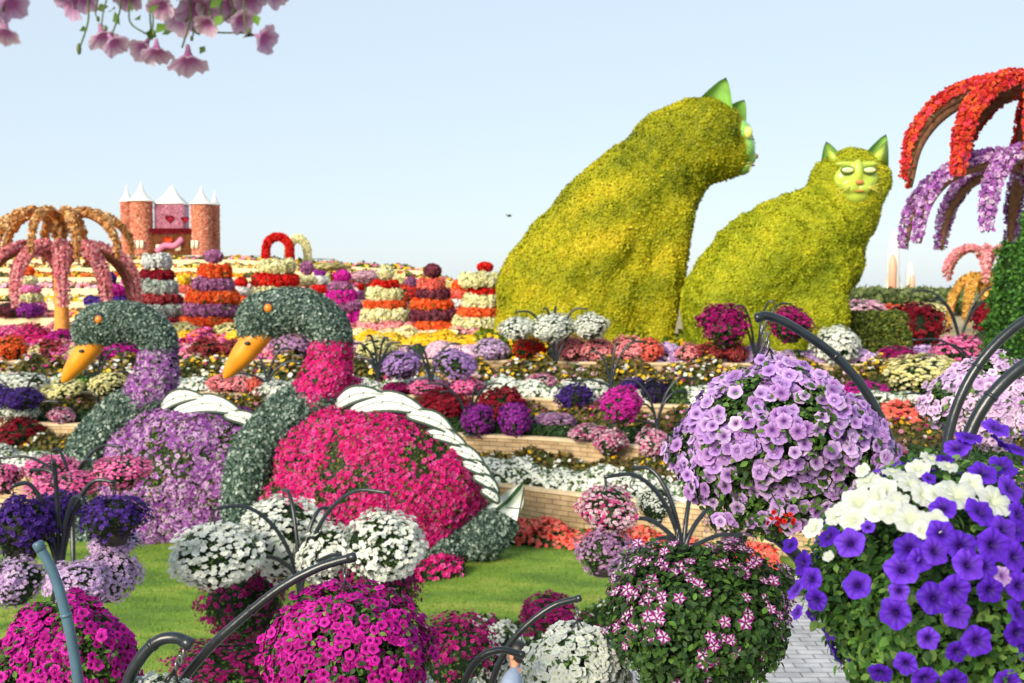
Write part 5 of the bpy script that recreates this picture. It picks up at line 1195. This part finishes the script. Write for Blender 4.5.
near_basket(699, 624, 180, 150, 4.6, 'star', 'dark green basket with few purple and white striped flowers', 5.8, 230, 15000, 8, 25, cover_=.3, star=True, tip=(677, 530, 680), leafk=DKGREEN+GREEN[:3], low=.14)
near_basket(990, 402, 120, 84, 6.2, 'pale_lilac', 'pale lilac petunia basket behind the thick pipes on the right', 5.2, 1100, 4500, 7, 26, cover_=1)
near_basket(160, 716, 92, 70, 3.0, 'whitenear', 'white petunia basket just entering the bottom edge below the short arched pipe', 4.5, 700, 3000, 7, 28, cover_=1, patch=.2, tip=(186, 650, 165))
EX = [(850, 543, 15, 'violet'), (828, 536, 12, 'violet'), (981, 512, 17, 'violet'), (943, 508, 13, 'violet'), (983, 473, 14, 'violet'), (996, 428, 14, 'violet'), (969, 437, 13, 'violet'), (957, 448, 13, 'violet'), (1002, 443, 13, 'violet'), (1016, 449, 13, 'violet'), (945, 458, 9, 'violet'), (929, 478, 7, 'violet'), (1003, 466, 14, 'violet'), (1010, 489, 15, 'violet'), (868, 527, 7, 'violet'), (1019, 515, 14, 'violet'), (1004, 530, 15, 'violet'),
 (909, 548, 15, 'violet'), (935, 551, 14, 'violet'), (941, 533, 14, 'violet'), (961, 546, 15, 'violet'), (993, 545, 17, 'violet'), (1015, 557, 15, 'violet'), (968, 565, 16, 'violet'), (902, 569, 17, 'violet'), (857, 585, 14, 'violet'), (934, 598, 16, 'violet'), (955, 590, 15, 'violet'), (957, 613, 15, 'violet'), (990, 590, 13, 'violet'), (1019, 586, 14, 'violet'), (1003, 576, 10, 'lilac'), (895, 613, 16, 'violet'), (977, 641, 15, 'violet'), (1018, 613, 15, 'violet'), (1017, 633, 13, 'violet'), (802, 563, 13, 'violet'), (796, 589, 12, 'violet'), (811, 579, 12, 'violet'), (816, 600, 11, 'violet'), (797, 612, 8, 'violet'), (899, 591, 10, 'violet'), (1016, 530, 13, 'violet'), (790, 545, 9, 'violet'), (1035, 470, 14, 'violet'), (1040, 500, 14, 'violet'), (1042, 545, 14, 'violet'), (1048, 585, 14, 'violet'), (1034, 440, 13, 'violet'), (1050, 620, 14, 'violet'), (920, 560, 12, 'violet'), (985, 566, 12, 'violet'),
 (867, 480, 12, 'whitenear'), (858, 502, 17, 'whitenear'), (884, 489, 13, 'whitenear'), (912, 484, 14, 'whitenear'), (875, 511, 12, 'whitenear'), (834, 515, 11, 'whitenear'), (852, 520, 13, 'whitenear'), (813, 528, 12, 'whitenear'), (910, 519, 16, 'whitenear'), (957, 494, 20, 'whitenear'), (995, 501, 17, 'whitenear'), (938, 494, 13, 'whitenear'), (924, 494, 13, 'whitenear'), (918, 468, 12, 'whitenear'), (931, 458, 11, 'whitenear'), (948, 466, 10, 'whitenear'), (922, 530, 9, 'whitenear'), (890, 511, 13, 'whitenear'), (905, 476, 11, 'whitenear'), (935, 521, 12, 'whitenear'), (892, 471, 10, 'whitenear'), (876, 497, 12, 'whitenear'), (972, 484, 12, 'whitenear'), (897, 500, 12, 'whitenear'), (843, 507, 11, 'whitenear'), (862, 470, 8, 'whitenear'), (828, 556, 6, 'whitenear')]
_r = random.Random(5)
for _ in range(26):
    fx = _r.uniform(880, 1040); fy = _r.uniform(560, 690)
    if all((fx-e[0])**2+(fy-e[1])**2 > 330 for e in EX): EX.append((fx, fy, _r.uniform(11, 14.5), 'violet'))
LEAFY = [(64, 104, 44), (84, 124, 50), (50, 86, 38), (108, 142, 70), (60, 100, 46)]
near_basket(957, 606, 326, 312, 2.5, 'violet', 'violet petunia basket with a band of white petunias in the right foreground', 15, 160, 17000, 11.5, 27, explicit=EX, leafk=LEAFY, taper=.25)
# red geranium sprig beside the lilac basket
p = pix(778, 520, 3.6); t = thing('geranium_sprig', 'small spray of red flowers at the lower edge of the lilac basket', 'flower', p)
mb = MB(); tube(mb, [(0, 0, .01), (.03, .1, .02), (.05, .3, .03)], .003, 5); link('stem', mb.mesh('stem', M['stem']), t)
for i in range(16): place_flower(t, (random.gauss(0, .028), random.gauss(0, .02), random.gauss(0, .022)), (0, -1, .3), .0085, 'red', tilt=.6)

# ------------------------------------------------------------------ hanging petunias overhead, top left
def overhead():
    Y = 1.9; c = pix(165, -75, Y); t = thing('flower_basket', 'pale pink veined petunias trailing down from above at the top left', 'flower basket', c); o = np.array(c); rng = np.random.default_rng(31)
    K['veined'] = ([(224, 204, 226), (212, 192, 222), (232, 216, 232)], (164, 80, 146), GREEN)
    mb = MB(); S = np.array([.26, .22, .10]); n = 1500; u = usphere(n, rng); lc = pick([(70, 84, 44), (86, 104, 50), (54, 66, 38)], n, rng, .2)
    mb.add(SPV*S*.7, SPT, lin((40, 46, 30))); mb.add(*inst(T_LEAF, u*S*rng.uniform(.7, 1.05, n)[:, None], u, .03*rng.uniform(.6, 1.2, n), .5, lc*.8, lc, rng))
    lv = [(110, 12), (97, 10), (153, 28), (172, 32), (205, 46), (218, 32), (222, 15), (236, 35), (120, 25), (134, 8), (160, 5), (182, 20), (195, 28), (242, 38), (88, 28), (150, 14), (210, 8), (255, 14), (140, 20), (166, 24)]
    P = np.array([np.array(pix(a, b, Y+rng.normal()*.04))-o for a, b in lv]); lc = pick([(92, 128, 50), (70, 96, 44)], len(P), rng, .2)
    mb.add(*inst(T_LEAF, P, np.tile([0, -1., .3], (len(P), 1)), .024*rng.uniform(.6, 1.2, len(P)), .5, lc, lc, rng)); link('foliage', mb.mesh('foliage', M['leaf']), t)
    fl = [(104, 40, 14, (.35, -.35, -.9)), (116, 46, 12, (.5, -.2, -.8)), (142, 52, 14, (-.25, -.35, -.9)), (157, 56, 14, (.2, -.3, -.95)), (189, 66, 17, (.0, -.35, -.95)), (268, 40, 13, (.85, -.3, -.45)), (243, 22, 12, (.5, -.5, -.6)), (198, 14, 19, (.2, -.6, -.7)), (216, 4, 17, (.4, -.7, -.5)), (235, 6, 16, (.3, -.6, -.6)), (178, 22, 14, (-.3, -.5, -.8)), (66, 6, 16, (-.5, -.4, -.6)), (83, 2, 13, (.1, -.5, -.8)), (278, -4, 12, (.5, -.3, -.6)), (128, 2, 12, (0, -.4, -.8)), (206, 26, 11, (0, -.6, -.7)), (160, 8, 12, (0, -.6, -.7)), (250, 2, 14, (.3, -.5, -.7))]
    ms = MB()
    for fx, fy, fr, nn in fl:
        D = Y+rng.normal()*.04; p = np.array(pix(fx, fy, D))-o; r = fr*D/F*1.15; place_flower(t, p, nn, r, 'veined', tubular=True, tilt=.08); d = np.array(nn)/np.linalg.norm(nn); b = p-d*r*1.6
        tube(ms, catmull([b, b-d*.01+np.array([0, 0, .015]), np.array([p[0]*.75, rng.normal()*.04, -.02])], 4), .0014, 5)
        ell(ms, b, (.003, .003, .005))
    for a, b_, c_, d_ in [(88, 22, 79, 50), (120, 10, 110, 40), (205, 30, 250, 33), (222, 20, 240, 8), (150, 15, 152, 40), (130, 22, 146, 34), (190, 20, 182, 48)]:
        tube(ms, catmull([np.array(pix(a, b_-25, Y))-o, np.array(pix(a, b_, Y))-o, np.array(pix(c_, d_, Y))-o], 4), .0016, 5)
    ell(ms, np.array(pix(79, 49, Y))-o, (.004, .004, .01)); link('stems', ms.mesh('stems', M['stem']), t)
    mb = MB(); tube(mb, [(0, 0, .02), (0, 0, .9)], .004, 6); link('hanger', mb.mesh('hanger', M['chain']), t)
    # second spray cut by the corner
    c = pix(2, -40, 1.6); o = np.array(c); t = thing('petunia_spray', 'pink petunia hanging in the extreme top left corner', 'flower', c)
    for fx, fy, fr, nn in [(12, 8, 17, (.5, -.4, -.7)), (4, 36, 15, (.1, -.3, -.95)), (-8, 18, 16, (-.3, -.4, -.8))]: place_flower(t, np.array(pix(fx, fy, 1.6))-o, nn, fr*1.6/F, 'veined', tubular=True, tilt=.05)
    mb = MB(); tube(mb, catmull([(0, 0, .5), (.0, .02, .1), np.array(pix(4, 12, 1.6))-o], 5), .002, 5); link('stem', mb.mesh('stem', M['stem']), t)
overhead()
